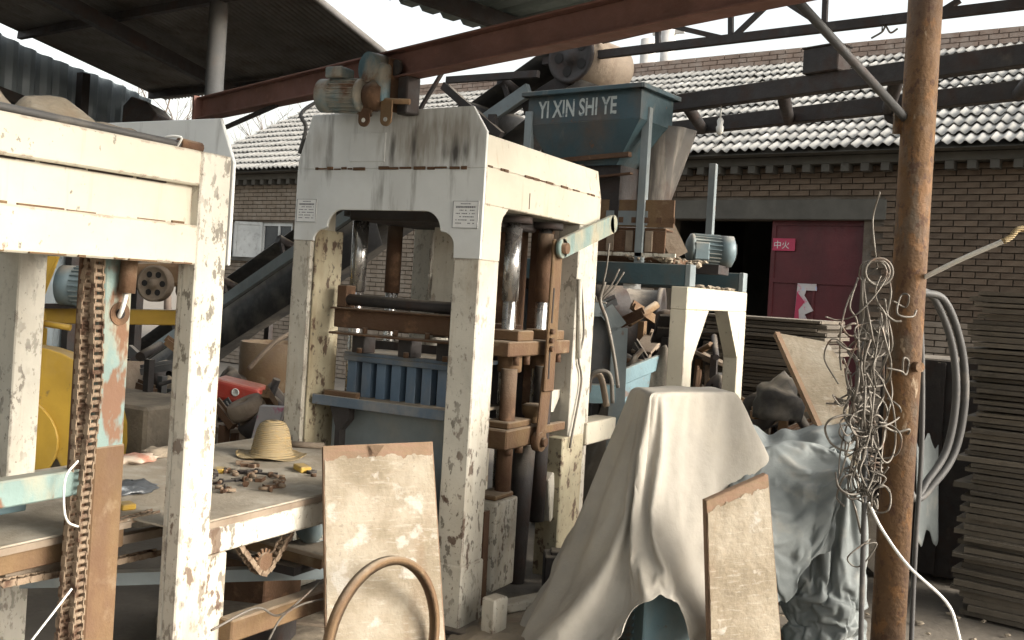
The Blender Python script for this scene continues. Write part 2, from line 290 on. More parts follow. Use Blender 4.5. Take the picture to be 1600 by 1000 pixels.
# ================================================================ SETTING
def gz(x, y):
    return .012*noise.noise(V((x*.8, y*.8, 0)))
g = MB()
gx = [-300,-60,-25,-14]+[-10+.5*i for i in range(27)]+[6,15,60,300]; gy = [-300,-40,-5]+[.5*i for i in range(27)]+[16,25,60,300]
n = len(gy)
g.add([(x, y, gz(x, y)-.012) for x in gx for y in gy], [(i*n+j, (i+1)*n+j, (i+1)*n+j+1, i*n+j+1) for i in range(len(gx)-1) for j in range(n-1)], True)
single('ground', g, m_ground, None, None, kind='structure')

# ---------------------------------------------------------------- brick building
BO = V((-.897, 11.47, 0)); _a = math.radians(7.6); E1 = V((math.cos(_a), -math.sin(_a), 0)); E2 = V((math.sin(_a), math.cos(_a), 0)); UZ = V((0,0,1))
def bl(a, b, z): return BO+E1*a+E2*b+UZ*z
def bbox(mb, a0, a1, b0, b1, z0, z1): return mb.obox(bl((a0+a1)/2, (b0+b1)/2, (z0+z1)/2), E1*(a1-a0)/2, E2*(b1-b0)/2, UZ*(z1-z0)/2)
bld = thing('brick_building', 'long brick building with grey tiled roof and dark garage opening behind the machines', 'building', bl(-4, 3, 0))
A0, A1 = -13.35, 5.0; GA0, GA1, GZ = -3.53, -1.07, 2.66; WA0, WA1, WZ0, WZ1 = -12.42, -10.80, 1.93, 2.56
wl = MB()
for a0, a1, z0, z1 in ((A0, WA0, 0, 3.42), (WA0, WA1, 0, WZ0), (WA0, WA1, WZ1, 3.42), (WA1, GA0, 0, 3.42), (GA0, GA1, GZ, 3.42), (GA1, A1, 0, 3.42)):
    bbox(wl, a0, a1, .41, .65, z0, z1)
bbox(wl, A0, A0+.24, .65, 6.0, 0, 3.42); bbox(wl, A1-.24, A1, .65, 6.0, 0, 3.42); bbox(wl, A0, A1, 5.76, 6.0, 0, 3.42)
wall = part('wall', wl, m_mortar, bld)
bk = MB(); bk.obox((0,0,0), E1*.118, E2*.02, UZ*.029); bkme = bk.mesh('brick'); bkme.materials.append(m_brick)
rest = MB(); cnt = 0; CH, BW = .070, .25
for r_ in range(int(3.3/CH)):
    z = .04+r_*CH; a = A0+(.125 if r_ % 2 else .25)
    while a < A1:
        inwin = WA0-.13 < a < WA1+.13 and WZ0-.03 < z < WZ1+.05; ingar = GA0-.13 < a < GA1+.13 and z < GZ+.26
        if not (inwin or ingar):
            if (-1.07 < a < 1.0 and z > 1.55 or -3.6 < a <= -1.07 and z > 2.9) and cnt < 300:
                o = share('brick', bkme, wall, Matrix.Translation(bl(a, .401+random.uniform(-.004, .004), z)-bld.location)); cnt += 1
            else:
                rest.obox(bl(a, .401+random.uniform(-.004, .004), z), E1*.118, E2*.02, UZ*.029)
        a += BW
part('brick_courses', rest, m_bricktan, wall, kind='stuff')
lt = MB(); bbox(lt, GA0-.25, GA1+.25, .37, .66, GZ, GZ+.24); part('lintel', lt, m_plaster, bld, bevel=.01)
cm = MB(); bbox(cm, A0, A1, .22, .66, 3.30, 3.40); part('cornice', cm, m_plaster, bld, bevel=.008)
cb = MB(); cb.obox((0,0,0), E1*.045, E2*.09, UZ*.045); cbme = cb.mesh('corbel'); cbme.materials.append(m_plaster)
for i in range(80):
    a = A0+.1+i*.226
    if a < A1: share('corbel', cbme, bld, Matrix.Translation(bl(a, .30, 3.255)-bld.location))
# roof
RS = .55; RB = 3.5
def rz(b): return 3.46+RS*b
dk = MB(); dk.prism([bl(-13.62, 0, 3.405), bl(-13.62, RB, rz(RB)-.055), bl(-13.62, 2*RB, 3.405)], E1*(A1+.3+13.62))
roof = part('roof', dk, m_plaster, bld)
sl = math.atan(RS); TX, TY, TN = E1, E2*math.cos(sl)+UZ*math.sin(sl), -E2*math.sin(sl)+UZ*math.cos(sl)
TW, TL = .24, .30
def tile(mb, o, X_, Y_, N_):
    k = 12; vs = []; fs = []
    for j, (y, dz) in enumerate(((-.025, .050), (TL+.05, .004))):
        for i in range(k+1):
            x = (i/k-.5)*TW; h = .020*math.cos(2*math.pi*2*i/k)
            vs.append(o+X_*x+Y_*y+N_*(dz+h))
    for i in range(k+1): vs.append(vs[i]-N_*.014)
    for i in range(k): fs.append((i, i+1, k+1+i+1, k+1+i)); fs.append((2*k+2+i, 2*k+3+i, i+1, i))
    mb.add(vs, fs, True)
tm = MB(); tile(tm, V((0,0,0)), TX, TY, TN); tme = tm.mesh('roof_tile'); tme.materials.append(m_tile)
rt = MB(); ncol = int((A1+.3+13.62)/TW); nrow = int(RB/math.cos(sl)/TL)
cand = []
for c in range(ncol):
    for r_ in range(nrow):
        a = -13.5+c*TW; s_ = r_*TL
        o = bl(a, 0, 3.43)+TY*s_+TN*random.uniform(0, .012)+TX*random.uniform(-.008, .008)
        if -5.2 < a < 1.0 and len(cand) < 300: cand.append(o)
        else: tile(rt, o, TX, TY, TN)
for o in cand:
    sl_ = random.random() < .06
    share('roof_tile', tme, roof, Matrix.Translation(o-bld.location+(TX*random.uniform(-.02,.02)-TY*random.uniform(.0,.06) if sl_ else V((0,0,0)))) @ Matrix.Rotation(random.uniform(-.05,.05) if sl_ else random.uniform(-.012,.012), 4, TN))
part('tile_field', rt, m_tile, roof, kind='stuff')
pp = MB(); bbox(pp, -13.3, A1, RB-.02, RB+.25, rz(RB)-.1, rz(RB)+.19); par_ = part('parapet', pp, m_brickskylit, bld)
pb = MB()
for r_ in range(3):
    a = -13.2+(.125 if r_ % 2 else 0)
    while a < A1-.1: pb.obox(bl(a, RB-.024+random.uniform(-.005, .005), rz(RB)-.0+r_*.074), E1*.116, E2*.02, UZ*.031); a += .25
part('brick_courses', pb, m_brickskylit, par_, kind='stuff')
# window with casements
wf = MB()
for a0, a1, z0, z1 in ((WA0, WA1, WZ0, WZ0+.06), (WA0, WA1, WZ1-.06, WZ1), (WA0, WA0+.06, WZ0+.06, WZ1-.06), (WA1-.06, WA1, WZ0+.06, WZ1-.06), (-11.63, -11.57, WZ0+.06, WZ1-.06), (-11.20, -11.16, WZ0+.06, WZ1-.06)):
    bbox(wf, a0, a1, .44, .50, z0, z1)
win = part('window', wf, m_frame, bld)
for a0, a1 in ((WA0+.06, -11.63), (-11.57, -11.20), (-11.16, WA1-.06)):
    q = MB(); bbox(q, a0, a1, .465, .475, WZ0+.06, WZ1-.06); part('pane', q, m_glass, win)
q = MB(); bbox(q, WA0-.05, WA1+.05, .33, .46, WZ0-.07, WZ0-.002); part('sill', q, m_plaster, win)
cs = MB(); h0 = bl(-11.60, .43, 0)
dirc = (E1*-.93-E2*.36).normalized()
for u0, u1, z0, z1 in ((0, .55, WZ0, WZ0+.05), (0, .55, WZ1-.05, WZ1), (0, .05, WZ0+.05, WZ1-.05), (.50, .55, WZ0+.05, WZ1-.05)):
    cs.obox(h0+dirc*(u0+u1)/2+UZ*(z0+z1)/2, dirc*(u1-u0)/2, dirc.cross(UZ)*.015, UZ*(z1-z0)/2)
ca = part('casement', cs, m_frame, win)
q = MB(); q.obox(h0+dirc*.275+UZ*(WZ0+WZ1)/2, dirc*.225, dirc.cross(UZ)*.003, UZ*((WZ1-WZ0)/2-.05)); part('pane', q, m_frame, ca)
# garage: room and red door leaf
rm = MB(); bbox(rm, GA0-.6, GA1+.6, 4.2, 4.3, 0, 3.0); bbox(rm, GA0-.7, GA0-.6, .66, 4.3, 0, 3.0); bbox(rm, GA1+.6, GA1+.7, .66, 4.3, 0, 3.0); bbox(rm, GA0-.7, GA1+.7, .66, 4.3, 3.0, 3.1)
part('garage_room', rm, m_plaster, bld)
DA0 = -2.20
q = MB(); bbox(q, DA0, GA1, .50, .54, .02, GZ); door = part('door', q, m_reddoor, bld)
q = MB()
for a0, a1, z0, z1 in ((DA0, DA0+.05, .02, GZ), (DA0+.05, GA1, 1.90, 1.95), (DA0+.05, GA1, GZ-.06, GZ), (-1.66, -1.63, .02, 1.90)): bbox(q, a0, a1, .485, .50, z0, z1)
part('door_rail', q, m_reddoor, door)
q = MB(); bbox(q, -2.18, -1.90, .478, .4835, 2.29, 2.44); stk = part('sticker', q, m_pink, door)
lettering('lettering', '中火', stk, m_letter, bl(-2.16, .4765, 2.315), E1, UZ, .19, .095)
q = MB(); pts = [bl(-1.86+x, .48, 1.40+z) for x, z in ((0,0),(.2,-.01),(.13,.13),(.23,.18),(.15,.30),(.11,.36),(.13,.42),(.26,.42),(.25,.50),(.02,.50))]
q.prism(pts, E2*.004); part('poster', q, m_paper, door)
q = MB(); q.prism([bl(-1.86+x, .477, 1.40+z) for x, z in ((0,0),(.07,.0),(.05,.18),(.12,.28),(.02,.40))], E2*.003); part('poster_strip', q, m_pink, door)

# ---------------------------------------------------------------- left lean-to roof with pipe post
EZ = 3.32
RA = onZ(258, 154, EZ); RBp = onZ(640, 112, EZ); rd = ray(1293, 638).normalized()
rup = -rd
canopy = thing('lean_to_roof', 'large dark corrugated lean-to roof seen from below above the cream stacker', 'roof', (RA+RBp)/2)
ev = (RBp-RA); nrm = ev.cross(rd).normalized()
if nrm.z < 0: nrm = -nrm
LR = 10.0
q = MB(); NR = 62
q.grid(NR*4+1, 3, lambda u, v: RA+ev*u+rup*(LR*v)+nrm*(.02*math.cos(2*math.pi*NR*u)))
part('corrugated_sheet', q, m_roofsheet, canopy, solid=.004)
evn = ev.normalized()
for t in (.25, 1.9, 3.6, 5.3, 7.0):
    q = MB(); q.bar(RA+evn*.03+rup*t-nrm*.05, RBp-evn*.03+rup*t-nrm*.07, .04, .06, nrm); part('purlin', q, m_dark, canopy)
for u in (.45,):
    q = MB(); q.bar(RA+ev*u-nrm*.17, RA+ev*u+rup*LR-nrm*.17, .07, .10, nrm); part('rafter', q, m_dark, canopy)
pb_ = atD(338, 80, 6.62)
q = MB(); q.cyl((pb_.x, pb_.y, 0), (pb_.x, pb_.y, 3.62), .060, n=24)
single('pipe_post', q, m_steelgrey, 'grey round steel pipe post at the end of the rusty rail', 'post', (pb_.x, pb_.y, 0))
# sheet wall below the lean-to's outer edge
wn = V((rd.x, rd.y, 0)).normalized(); ws = V((-wn.y, wn.x, 0)); W0 = RA+ws*.10
swl = thing('sheet_wall', 'pale blue sheet metal wall with dark rails under the lean-to roof', 'wall', (W0.x, W0.y, 0))
k = -rd.z/math.hypot(rd.x, rd.y)
q = MB(); LW = 8.5; NW = 90
def swf(u, v):
    s = .1+LW*u; zt = EZ+k*s-.05+.02*math.sin(s*3)
    p = W0-wn*s+ws*(.015*(1 if (int(u*NW) % 2) else -1)); return (p.x, p.y, v*zt)
q.grid(NW*2+1, 2, swf, smooth=False); part('sheet', q, m_wallsheet, swl, solid=.003)
for h in (.55, 1.2):
    q = MB(); a = W0-wn*.1-ws*.06; b = W0-wn*LW-ws*.06; q.bar((a.x, a.y, EZ+k*.1-h), (b.x, b.y, EZ+k*LW-h), .06, .09); part('rail', q, m_dark, swl)
for s in (1.1, 3.3, 5.5, 7.7):
    q = MB(); a = W0-wn*s-ws*.07; q.bar((a.x, a.y, 0), (a.x, a.y, EZ+k*s-.1), .08, .08, (1,0,0)); part('wall_post', q, m_dark, swl)

# ---------------------------------------------------------------- overhead rail (I-beam)
RZ = 2.6; r0 = onZ(313, 188, RZ); r1 = onZ(1180, 12, RZ); rdir = (r1-r0).normalized(); rs = rdir.cross(UZ); r1 = r0+rdir*7.2
rail = thing('hoist_rail', 'rusty red oxide I-beam rail running overhead across the yard', 'beam', (r0+r1)/2)
q = MB(); c = (r0+r1)/2; hl = (r1-r0)/2
q.obox(c+UZ*.005, hl, rs*.048, UZ*.005); q.obox(c+UZ*.135, hl, rs*.048, UZ*.005); q.obox(c+UZ*.07, hl, rs*.005, UZ*.06)
part('beam', q, m_rustred, rail, bevel=.002)
q = MB(); a = r0+rdir*.18; q.bar(a-UZ*.0, a-UZ*.10, .02, .02, rs); q.bar(a-UZ*.10+rdir*.01, a+rdir*.85-UZ*.0, .018, .025); part('brace', q, m_dark, rail)
q = MB(); q.obox((r0.x+.02, r0.y, 2.66), rdir*.012, rs*.07, UZ*.09); part('end_plate', q, m_rustred, rail)
# canopy over the press
CZ = 3.0; cc = onZ(778, 56, CZ); ct = -(rs if rs.dot(V((0,1,0))) > 0 else -rs)     # towards the viewer
can2 = thing('press_canopy', 'green grey ribbed sheet canopy high above the rusty rail', 'roof', cc)
q = MB(); NR = 14; WD, LN = 1.9, 3.6
q.grid(NR*6+1, 2, lambda u, v: cc+ct*(WD*u)+rdir*(LN*v)+UZ*(.0+(.025 if (u*NR) % 1 < .2 else 0)+.06*u), smooth=False); part('ribbed_sheet', q, m_roofgreen, can2, solid=.004)
for s in (.35, 1.9, 3.3):
    q = MB(); q.bar(cc+rdir*s-UZ*.05, cc+rdir*s+ct*WD+UZ*.01, .05, .08); part('purlin', q, m_dark, can2)
# ---------------------------------------------------------------- steel column at the right
cp = onZ(1383, 1062, 0); cp.z = 0
q = MB(); q.cyl((cp.x, cp.y, -.03), (cp.x, cp.y, 4.2), .0715, n=40)
# unseen roof added to shade the right wall and pallets, cut so sun passes
sr = thing('shade_roof', 'unseen high corrugated roof added to shade the wall and pallet stack', 'roof', (cp.x, cp.y, 4.2))
q_ = MB(); q_.grid(121, 2, lambda u, v: (-.95+4.2*u, -3.5+8.6*v, 4.24+.018*math.cos(u*2*math.pi*30)+.10*u)); part('corrugated_sheet', q_, m_roofsheet, sr, solid=.004)
q_ = MB(); q_.grid(61, 2, lambda u, v: (-.95+2.3*u, 5.08+2.5*v, 4.225+.018*math.cos(u*2*math.pi*16)+.055*u)); part('corrugated_sheet', q_, m_roofsheet, sr, solid=.004)  # extension added to shade the right of the brick wall
for y in (-2.5, -.5, 1.5, 3.2, 4.85):
    q_ = MB(); q_.bar((-.95, y, 4.17), (3.2, y, 4.27), .05, .08); part('purlin', q_, m_dark, sr)
colm = thing('steel_column', 'rust orange round steel column hung with tangled wire', 'column', cp)
part('shaft', q, m_pole, colm)
q = MB(); pw = onY(1408, 560, cp.y-.03); q.cyl((cp.x+.05, cp.y-.045, pw.z-.03), (cp.x+.075, cp.y-.07, pw.z-.03), .022, .022, 16); part('boss', q, m_pole, colm)
q = MB(); q.obox((cp.x-.07, cp.y-.02, 2.44), _r*.03, _f*.01, UZ*.05); part('lug', q, m_pole, colm)
q = MB(); e_ = V((cp.x, cp.y, 2.45)); b0 = atD(1232, -14, 3.75); q.cyl(e_-(_r*.05), b0, .0185, n=16); part('brace', q, m_steelgrey, colm)
# ---------------------------------------------------------------- ladder frame of beams behind the column
LZ = 2.9
n0, n1 = onZ(1028, 178, LZ), onZ(1600, 104, LZ); ld_ = (n1-n0).normalized(); n1 = n0+ld_*4.2; f0 = onZ(1040, 214, LZ); f1 = f0+ld_*4.6
lad = thing('steel_gantry', 'dark ladder of two steel beams joined by round ties behind the column', 'beam', (n0+f1)/2)
for a, b in ((n0, n1), (f0, f1)):
    q = MB(); q.bar(a+UZ*.055, b+UZ*.055, .08, .11); part('beam', q, m_dark, lad, bevel=.004)
for s in (.25, 1.02, 1.78, 2.6, 3.4):
    a = n0+ld_*s+UZ*.04; pf = f0+ld_*(s+.12)+UZ*.03
    q = MB(); q.cyl(a-(pf-a).normalized()*-.04, pf, .042, n=18); part('tie', q, m_dark, lad)
for s, zz in ((.55, .16),):
    a = n0+ld_*s; q = MB(); q.tube([a+UZ*.0, a-UZ*.08], .006, 6); q.lathe(a-UZ*.08, (0,0,-1), [(0,.012),(.02,.022),(.05,.018),(.06,.026),(.1,.022),(.11,.01)], 14); part('insulator', q, m_white, lad)
a = f0+ld_*1.95; q = MB(); q.lathe(a-UZ*.0+rs*-.02, (rs.x, rs.y, 0), [(-.03,.03),(-.03,.075),(.03,.075),(.03,.03),(-.03,.03)], 24); part('pulley', q, m_dark, lad)
bx_ = n0+ld_*1.32+UZ*.11
q = MB(); q.obox(bx_+UZ*.075, ld_*.12, ld_.cross(UZ)*.07, UZ*.075); q.obox(bx_+UZ*.155, ld_*.13, ld_.cross(UZ)*.08, UZ*.006)
single('loudspeaker_box', q, m_dark, 'small dark box sitting on the near gantry beam', 'box', bx_, bevel=.006)
# ---------------------------------------------------------------- truss
t0, t1 = onZ(850, 96, 3.3), onZ(1600, 6, 3.3); td = (t1-t0).normalized(); tn = td.cross(UZ)
trs = thing('roof_truss', 'dark welded steel truss with thin diagonals against the sky', 'truss', (t0+t1)/2)
q = MB(); q.bar(t0, t0+td*5.2, .045, .055); part('chord', q, m_dark, trs)
def tp(x, y): return onPl(x, y, t0, tn)
u0, u1 = tp(940, 62), tp(1200, 2); q = MB(); ud = (u1-u0); q.bar(u0, u0+ud*1.9, .045, .05); part('chord', q, m_dark, trs)
for a, b in (((1028, 40), (1028, 78)), ((1046, 40), (1140, 62)), ((1142, 22), (1142, 62)), ((1142, 62), (1205, 2)), ((1290, -8), (1288, 44)), ((1290, 44), (1216, -4)), ((1468, 20), (1500, 0)), ((1466, 20), (1440, -10))):
    q = MB(); q.bar(tp(*a), tp(*b), .03, .03, tn); part('web_member', q, m_dark, trs)
q = MB(); s = tp(1378, 50); q.tube(spline([s+td*-.06-UZ*.03, s, s+UZ*.03+td*.02, s+td*.05-UZ*.01, s+td*.09+UZ*.01], 6), .006, 6); q.tube([s, s+UZ*.1], .004, 6); part('hook', q, m_wire, trs)
# ---------------------------------------------------------------- far poles and bare trees
for i, (px, py) in enumerate(((1012, 62), (1042, 40))):
    b = atD(px, 100, 32+4*i); t = atD(px, py, 32+4*i)
    po = thing('utility_pole', ['shorter pale concrete pole with crossbar beyond the roof ridge', 'taller pale concrete pole beyond the roof ridge'][i], 'pole', (b.x, b.y, 0))
    q = MB(); q.cyl((b.x, b.y, 0), (b.x, b.y, t.z), .30, .26, 16); part('shaft', q, m_conc, po)
    q = MB(); q.bar((b.x-.6, b.y, t.z-.25), (b.x+.6, b.y, t.z-.25), .12, .12); part('crossbar', q, m_conc, po)
def bare_tree(px, dep, top_py, label, seed):
    rr = random.Random(seed); b = atD(px, 400, dep); H_ = atD(px, top_py, dep).z
    t = thing('bare_tree', label, 'tree', (b.x, b.y, 0), 'leafless trees behind the brick building')
    tr = MB(); cr = MB()
    def grow(mb, p, d, L_, r, lv):
        pts = [p]
        for i in range(4):
            d = (d+V((rr.uniform(-.22,.22), rr.uniform(-.22,.22), rr.uniform(-.05,.16)))).normalized(); pts.append(pts[-1]+d*L_/4)
        mb.tube(pts, r, 5 if lv else 9, r*.45)
        if lv >= 4: return
        for i in range(4 if lv < 3 else 3):
            q_ = pts[rr.randint(2, 4)]; dd = (d+V((rr.uniform(-1,1), rr.uniform(-1,1), rr.uniform(-.2,.6)))*.8).normalized(); grow(cr, q_, dd, L_*rr.uniform(.5,.75), r*.45, lv+1)
    grow(tr, V((b.x, b.y, 0)), V((0,0,1)), H_*.55, H_*.018, 0)
    part('trunk', tr, m_bark, t); part('crown', cr, m_bark, t)
bare_tree(470, 27, 165, 'bare leafless tree above the left end of the tiled roof', 3)
bare_tree(395, 24, 190, 'bare leafless tree past the gable, under the rusty rail end', 5)
bare_tree(268, 30, 150, 'thin bare tree seen in the gap beside the grey pipe post', 9)
# ================================================================ BLOCK PRESS
X0, X1, Y0, Y1 = -3.455, -2.33, 3.993, 5.365
press = thing('block_press', 'cream steel block-making press with arched front plate and inner blue mould', 'machine', ((X0+X1)/2, (Y0+Y1)/2, 0))
def arc(cx, cz, r, a0, a1, n=8): return [(cx+r*math.cos(math.radians(a0+(a1-a0)*i/n)), cz+r*math.sin(math.radians(a0+(a1-a0)*i/n))) for i in range(n+1)]
# front plate, upper: chamfered crown
q = MB(); q.prism([(x, Y0, z) for x, z in ((X0, 2.166), (X1, 2.166), (X1, 2.337), (-2.413, 2.459), (-3.375, 2.444), (X0+.005, 2.215))], (0, .016, 0))
m_plate = M('stained front plate paint', (.62, .63, .61), .5, 0, [(DUST, 2.5, .58, .85, (1,1,.3), .25), ((.36, .31, .24), 1.5, .55, .8, (1,1,.8), .4), (GRIME, 4.0, .56, .72, (3.5,1,.5), .6), (RUST, 20, .71, .74, (1,1,.5), .7)], bump=(25, .1), var=.06)
OX, OZ = press.location.x, 0
BRN = (.19, .155, .11); BLK = (.035, .03, .026)
m_plate2 = stained(m_plate, [(x-OX, z, w_, h_, a_, c_) for x, z, w_, h_, a_, c_ in ((-2.70, 2.30, .26, .20, .75, BRN), (-2.47, 2.33, .14, .16, .55, BRN), (-3.32, 2.30, .10, .12, .4, BRN), (-2.862, 2.26, .022, .085, .75, BLK), (-2.735, 2.27, .024, .12, .75, BLK), (-2.50, 2.235, .035, .085, .9, BLK), (-2.445, 2.25, .022, .07, .7, BLK), (-2.56, 2.24, .02, .06, .5, BLK))])
fp = part('front_plate', q, m_plate2, press, bevel=.003)
q = MB(); q.box((-3.12, Y0-.004, 2.20), (-2.905, Y0+.002, 2.345)); part('patch_plate', q, m_plate2, fp, bevel=.002)
# lower front: beam with rounded arch opening between the posts
ax0, ax1 = -3.245, -2.475
pts = [(X0, 2.166), (X0, 1.80), (-3.325, 1.80)]+arc(-3.265, 1.80, .06, 180, 90, 5)+[(-3.24, 1.87)]+arc(-3.15, 1.87, .09, 180, 90, 8)+arc(-2.65, 1.87, .09, 90, 0, 8)+[(-2.55, 1.862)]+arc(-2.545, 1.795, .067, 90, 0, 5)+[(-2.477, 1.74), (X1, 1.74), (X1, 2.166)]
q = MB(); q.prism([(x, Y0, z) for x, z in pts], (0, .016, 0)); part('front_beam', q, m_plate, press, bevel=.003)
q = MB(); rr = random.Random(2); x = -3.40
while x < -2.42:
    L_ = rr.uniform(.01, .07)
    if rr.random() < .85: q.obox((x+L_/2, Y0-.004, 2.166+rr.uniform(-.002,.003)), (L_/2,0,0), (0,.004,0), (0,0,rr.uniform(.003,.008)))
    x += L_+rr.uniform(.0, .02)
part('weld_seam', q, m_rust, press, kind='stuff')
# posts: front faces pale, sides cream
def post(x0, x1, y0, y1, z0, z1, mt=m_chip): q = MB(); q.box((x0, y0, z0), (x1, y1, z1)); return part('post', q, mt, press, bevel=.006)
post(-2.475, X1, Y0+.0, Y0+.187, .30, 1.74)
post(X0, -3.335, Y0+.0, Y0+.21, 0, 1.80)
post(-2.47, X1-.002, 5.10, Y1, 0, 2.0)
post(X0, X0+.13, 5.10, Y1, 0, 2.0)
for xa, xb, za in ((-2.475, X1, 1.7402), (X0, -3.335, 1.8002)):
    q = MB(); q.box((xa, Y0+.0165, za), (xb-.0006 if xb == X1 else xb, Y0+.187, 1.9978)); part('post_head', q, m_cream, press)
# inner frame pieces seen through the arch
for xa, xb, ya, yb, za, zb, mt_ in ((-2.84, -2.74, 4.86, 4.90, 1.34, 2.0, m_chip), (-2.74, -2.60, 4.86, 4.99, 1.30, 2.0, m_rust), (-3.08, -3.02, 4.96, 5.0, 1.3, 2.0, m_dark), (-2.60, -2.47, 5.02, 5.06, .95, 2.0, m_rust), (-3.10, -2.5, 5.08, 5.10, .85, 1.34, m_dark), (-2.98, -2.90, 5.12, 5.2, 1.35, 2.0, m_dark), (-3.20, -3.12, 4.98, 5.04, 1.30, 1.75, m_wood), (-2.90, -2.85, 4.84, 4.88, 1.34, 1.98, m_rust), (-3.28, -2.50, 4.70, 4.78, 1.345, 1.42, m_rust)):
    q = MB(); q.box((xa, ya, za), (xb, yb, zb)); part('inner_upright', q, mt_, press, bevel=.004)
for k_ in range(7):
    q = MB(); q.box((-2.66, 5.28, 1.36+.062*k_), (-2.49, 5.34, 1.405+.062*k_)); part('inner_slat', q, m_wood, press)
q = MB(); q.box((-3.30, Y0+.25, 1.93), (-2.50, Y0+.9, 1.99)); part('head_block', q, m_dark, press, bevel=.01)
q = MB(); q.box((-2.483, Y0-.008, 0), (X1+.008, Y0+.195, .305)); part('post_foot', q, m_chip, press, bevel=.006)
q = MB(); q.box((-2.55, Y0-.05, 0), (X1+.10, Y0+.30, .02)); part('base_plate', q, m_dark, press, bevel=.003)
# filler behind the arch ears
q = MB(); q.box((X0+.002, Y0+.0165, 1.80), (X1-.012, Y0+.19, 2.165)); 
q = MB(); q.box((-3.33, Y0+.02, .05), (-3.318, Y0+.24, 1.86)); part('jamb_plate', q, m_grimy, press, bevel=.003)
# side beams
for xs, sg in ((X1, 1), (X0, -1)):
    q = MB(); q.box((xs-.012*sg, Y0+.017, 1.998), (xs, Y1, 2.178)); q.box((xs-.10*sg, Y0+.017, 1.998), (xs-.0125*sg, Y1, 2.012)); part('side_beam', q, m_cream, press, bevel=.004)
    q = MB(); q.add([(xs-.002*sg, Y0+.017, 2.178), (xs-.03*sg, Y0+.017, 2.335), (xs-.042*sg, Y0+.017, 2.335), (xs-.014*sg, Y0+.017, 2.178), (xs-.002*sg, Y1, 2.178), (xs-.03*sg, Y1, 2.335), (xs-.042*sg, Y1, 2.335), (xs-.014*sg, Y1, 2.178)],
        [(0,1,2,3),(7,6,5,4),(0,4,5,1),(1,5,6,2),(2,6,7,3),(3,7,4,0)]); part('side_plate', q, m_cream, press, bevel=.003)
    q = MB(); rr = random.Random(3); y = Y0+.03
    while y < Y1-.03:
        L_ = rr.uniform(.02, .09)
        if rr.random() < .6: q.obox((xs+.001*sg, y+L_/2, 2.179), (.003,0,0), (0,L_/2,0), (0,0,rr.uniform(.003,.007)))
        y += L_+.01
    part('weld_seam', q, m_rust, press, kind='stuff')
q = MB(); q.box((X0, Y1-.015, 1.998), (X1-.013, Y1-.001, 2.178)); q.box((X0+.03, Y1-.02, 2.1785), (X1-.045, Y1-.006, 2.333)); part('rear_beam', q, m_cream, press, bevel=.003)
q = MB(); q.box((X0+.05, Y0+.2, 2.165), (X1-.05, Y1-.05, 2.175)); part('top_plate', q, m_dark, press)
# filleted column beside side opening
q = MB(); q.prism([(X1-.006, Y0+.188, 1.998), (X1-.006, Y0+.188, 1.90), (X1-.006, Y0+.21, 1.955), (X1-.006, Y0+.26, 1.998)], (-.012, 0, 0)); part('gusset', q, m_cream, press)
q = MB(); q.box((X1+.0, Y0+.46, 2.02), (X1+.003, Y0+.464, 2.10)); part('drip_mark', q, m_rust, press)
# nameplates
def nameplate(p0, p1, par, seed):
    a, b = onY(*p0, Y0-.003), onY(*p1, Y0-.003); x0, x1, z0, z1 = a.x, b.x, b.z, a.z
    q = MB(); q.box((x0, Y0-.004, z0), (x1, Y0-.0005, z1)); npl = part('nameplate', q, m_label, par, bevel=.001)
    rr = random.Random(seed); q = MB(); W_, H_ = x1-x0, z1-z0
    for i, zf in enumerate((.90, .78, .66, .54, .42, .30, .18)):
        x = x0+W_*(.30 if i == 0 else .12); e = x1-W_*(.30 if i == 0 else .12); th = H_*(.018 if i != 1 else .036)
        while x < e:
            L_ = W_*rr.uniform(.025, .06)
            if i < 2 or rr.random() < .72: q.box((x, Y0-.0052, z0+H_*zf-th), (min(x+L_, e), Y0-.0041, z0+H_*zf+th))
            x += L_+W_*.02
    part('print', q, m_ink, npl, kind='stuff')
    q = MB()
    for a_, b_, c_, d_ in ((0,1,0,.012), (0,1,.988,1), (0,.012,.012,.988), (.988,1,.012,.988)): q.box((x0+W_*a_, Y0-.0062, z0+H_*c_), (x0+W_*b_, Y0-.0041, z0+H_*d_))
    part('rim', q, m_ink, npl)
nameplate((709, 314), (746, 357), press, 4); nameplate((465, 311), (493, 347), press, 5)
# guide columns
for x, y in ((-2.47, 4.57), (-2.47, 4.945), (-3.3, 4.355), (-3.3, 4.68)):
    q = MB(); q.cyl((x, y, .55), (x, y, 1.97), .036, n=20); g_ = part('guide_column', q, m_chrome, press)
    q = MB(); q.cyl((x, y, 1.955), (x, y, 1.99), .095, n=20); part('flange', q, m_dark, g_)
    q = MB(); q.cyl((x, y, 1.55), (x, y, 1.93), .044, n=20); part('sleeve', q, m_rust if y > 4.6 else m_chrome, g_)
q = MB(); q.cyl((-2.95, 4.75, 1.35), (-2.95, 4.75, 2.17), .06, n=20); part('ram', q, m_dark, press)
q = MB(); q.box((-3.02, 4.66, 1.5), (-2.86, 4.68, 2.16)); part('ram_plate', q, m_chip, press)
q = MB(); q.tube(spline([(-2.62, 4.4, 1.95), (-2.58, 4.3, 1.85), (-2.50, 4.2, 1.74)], 6), .018, 8); part('pipe_stub', q, m_dark, press)
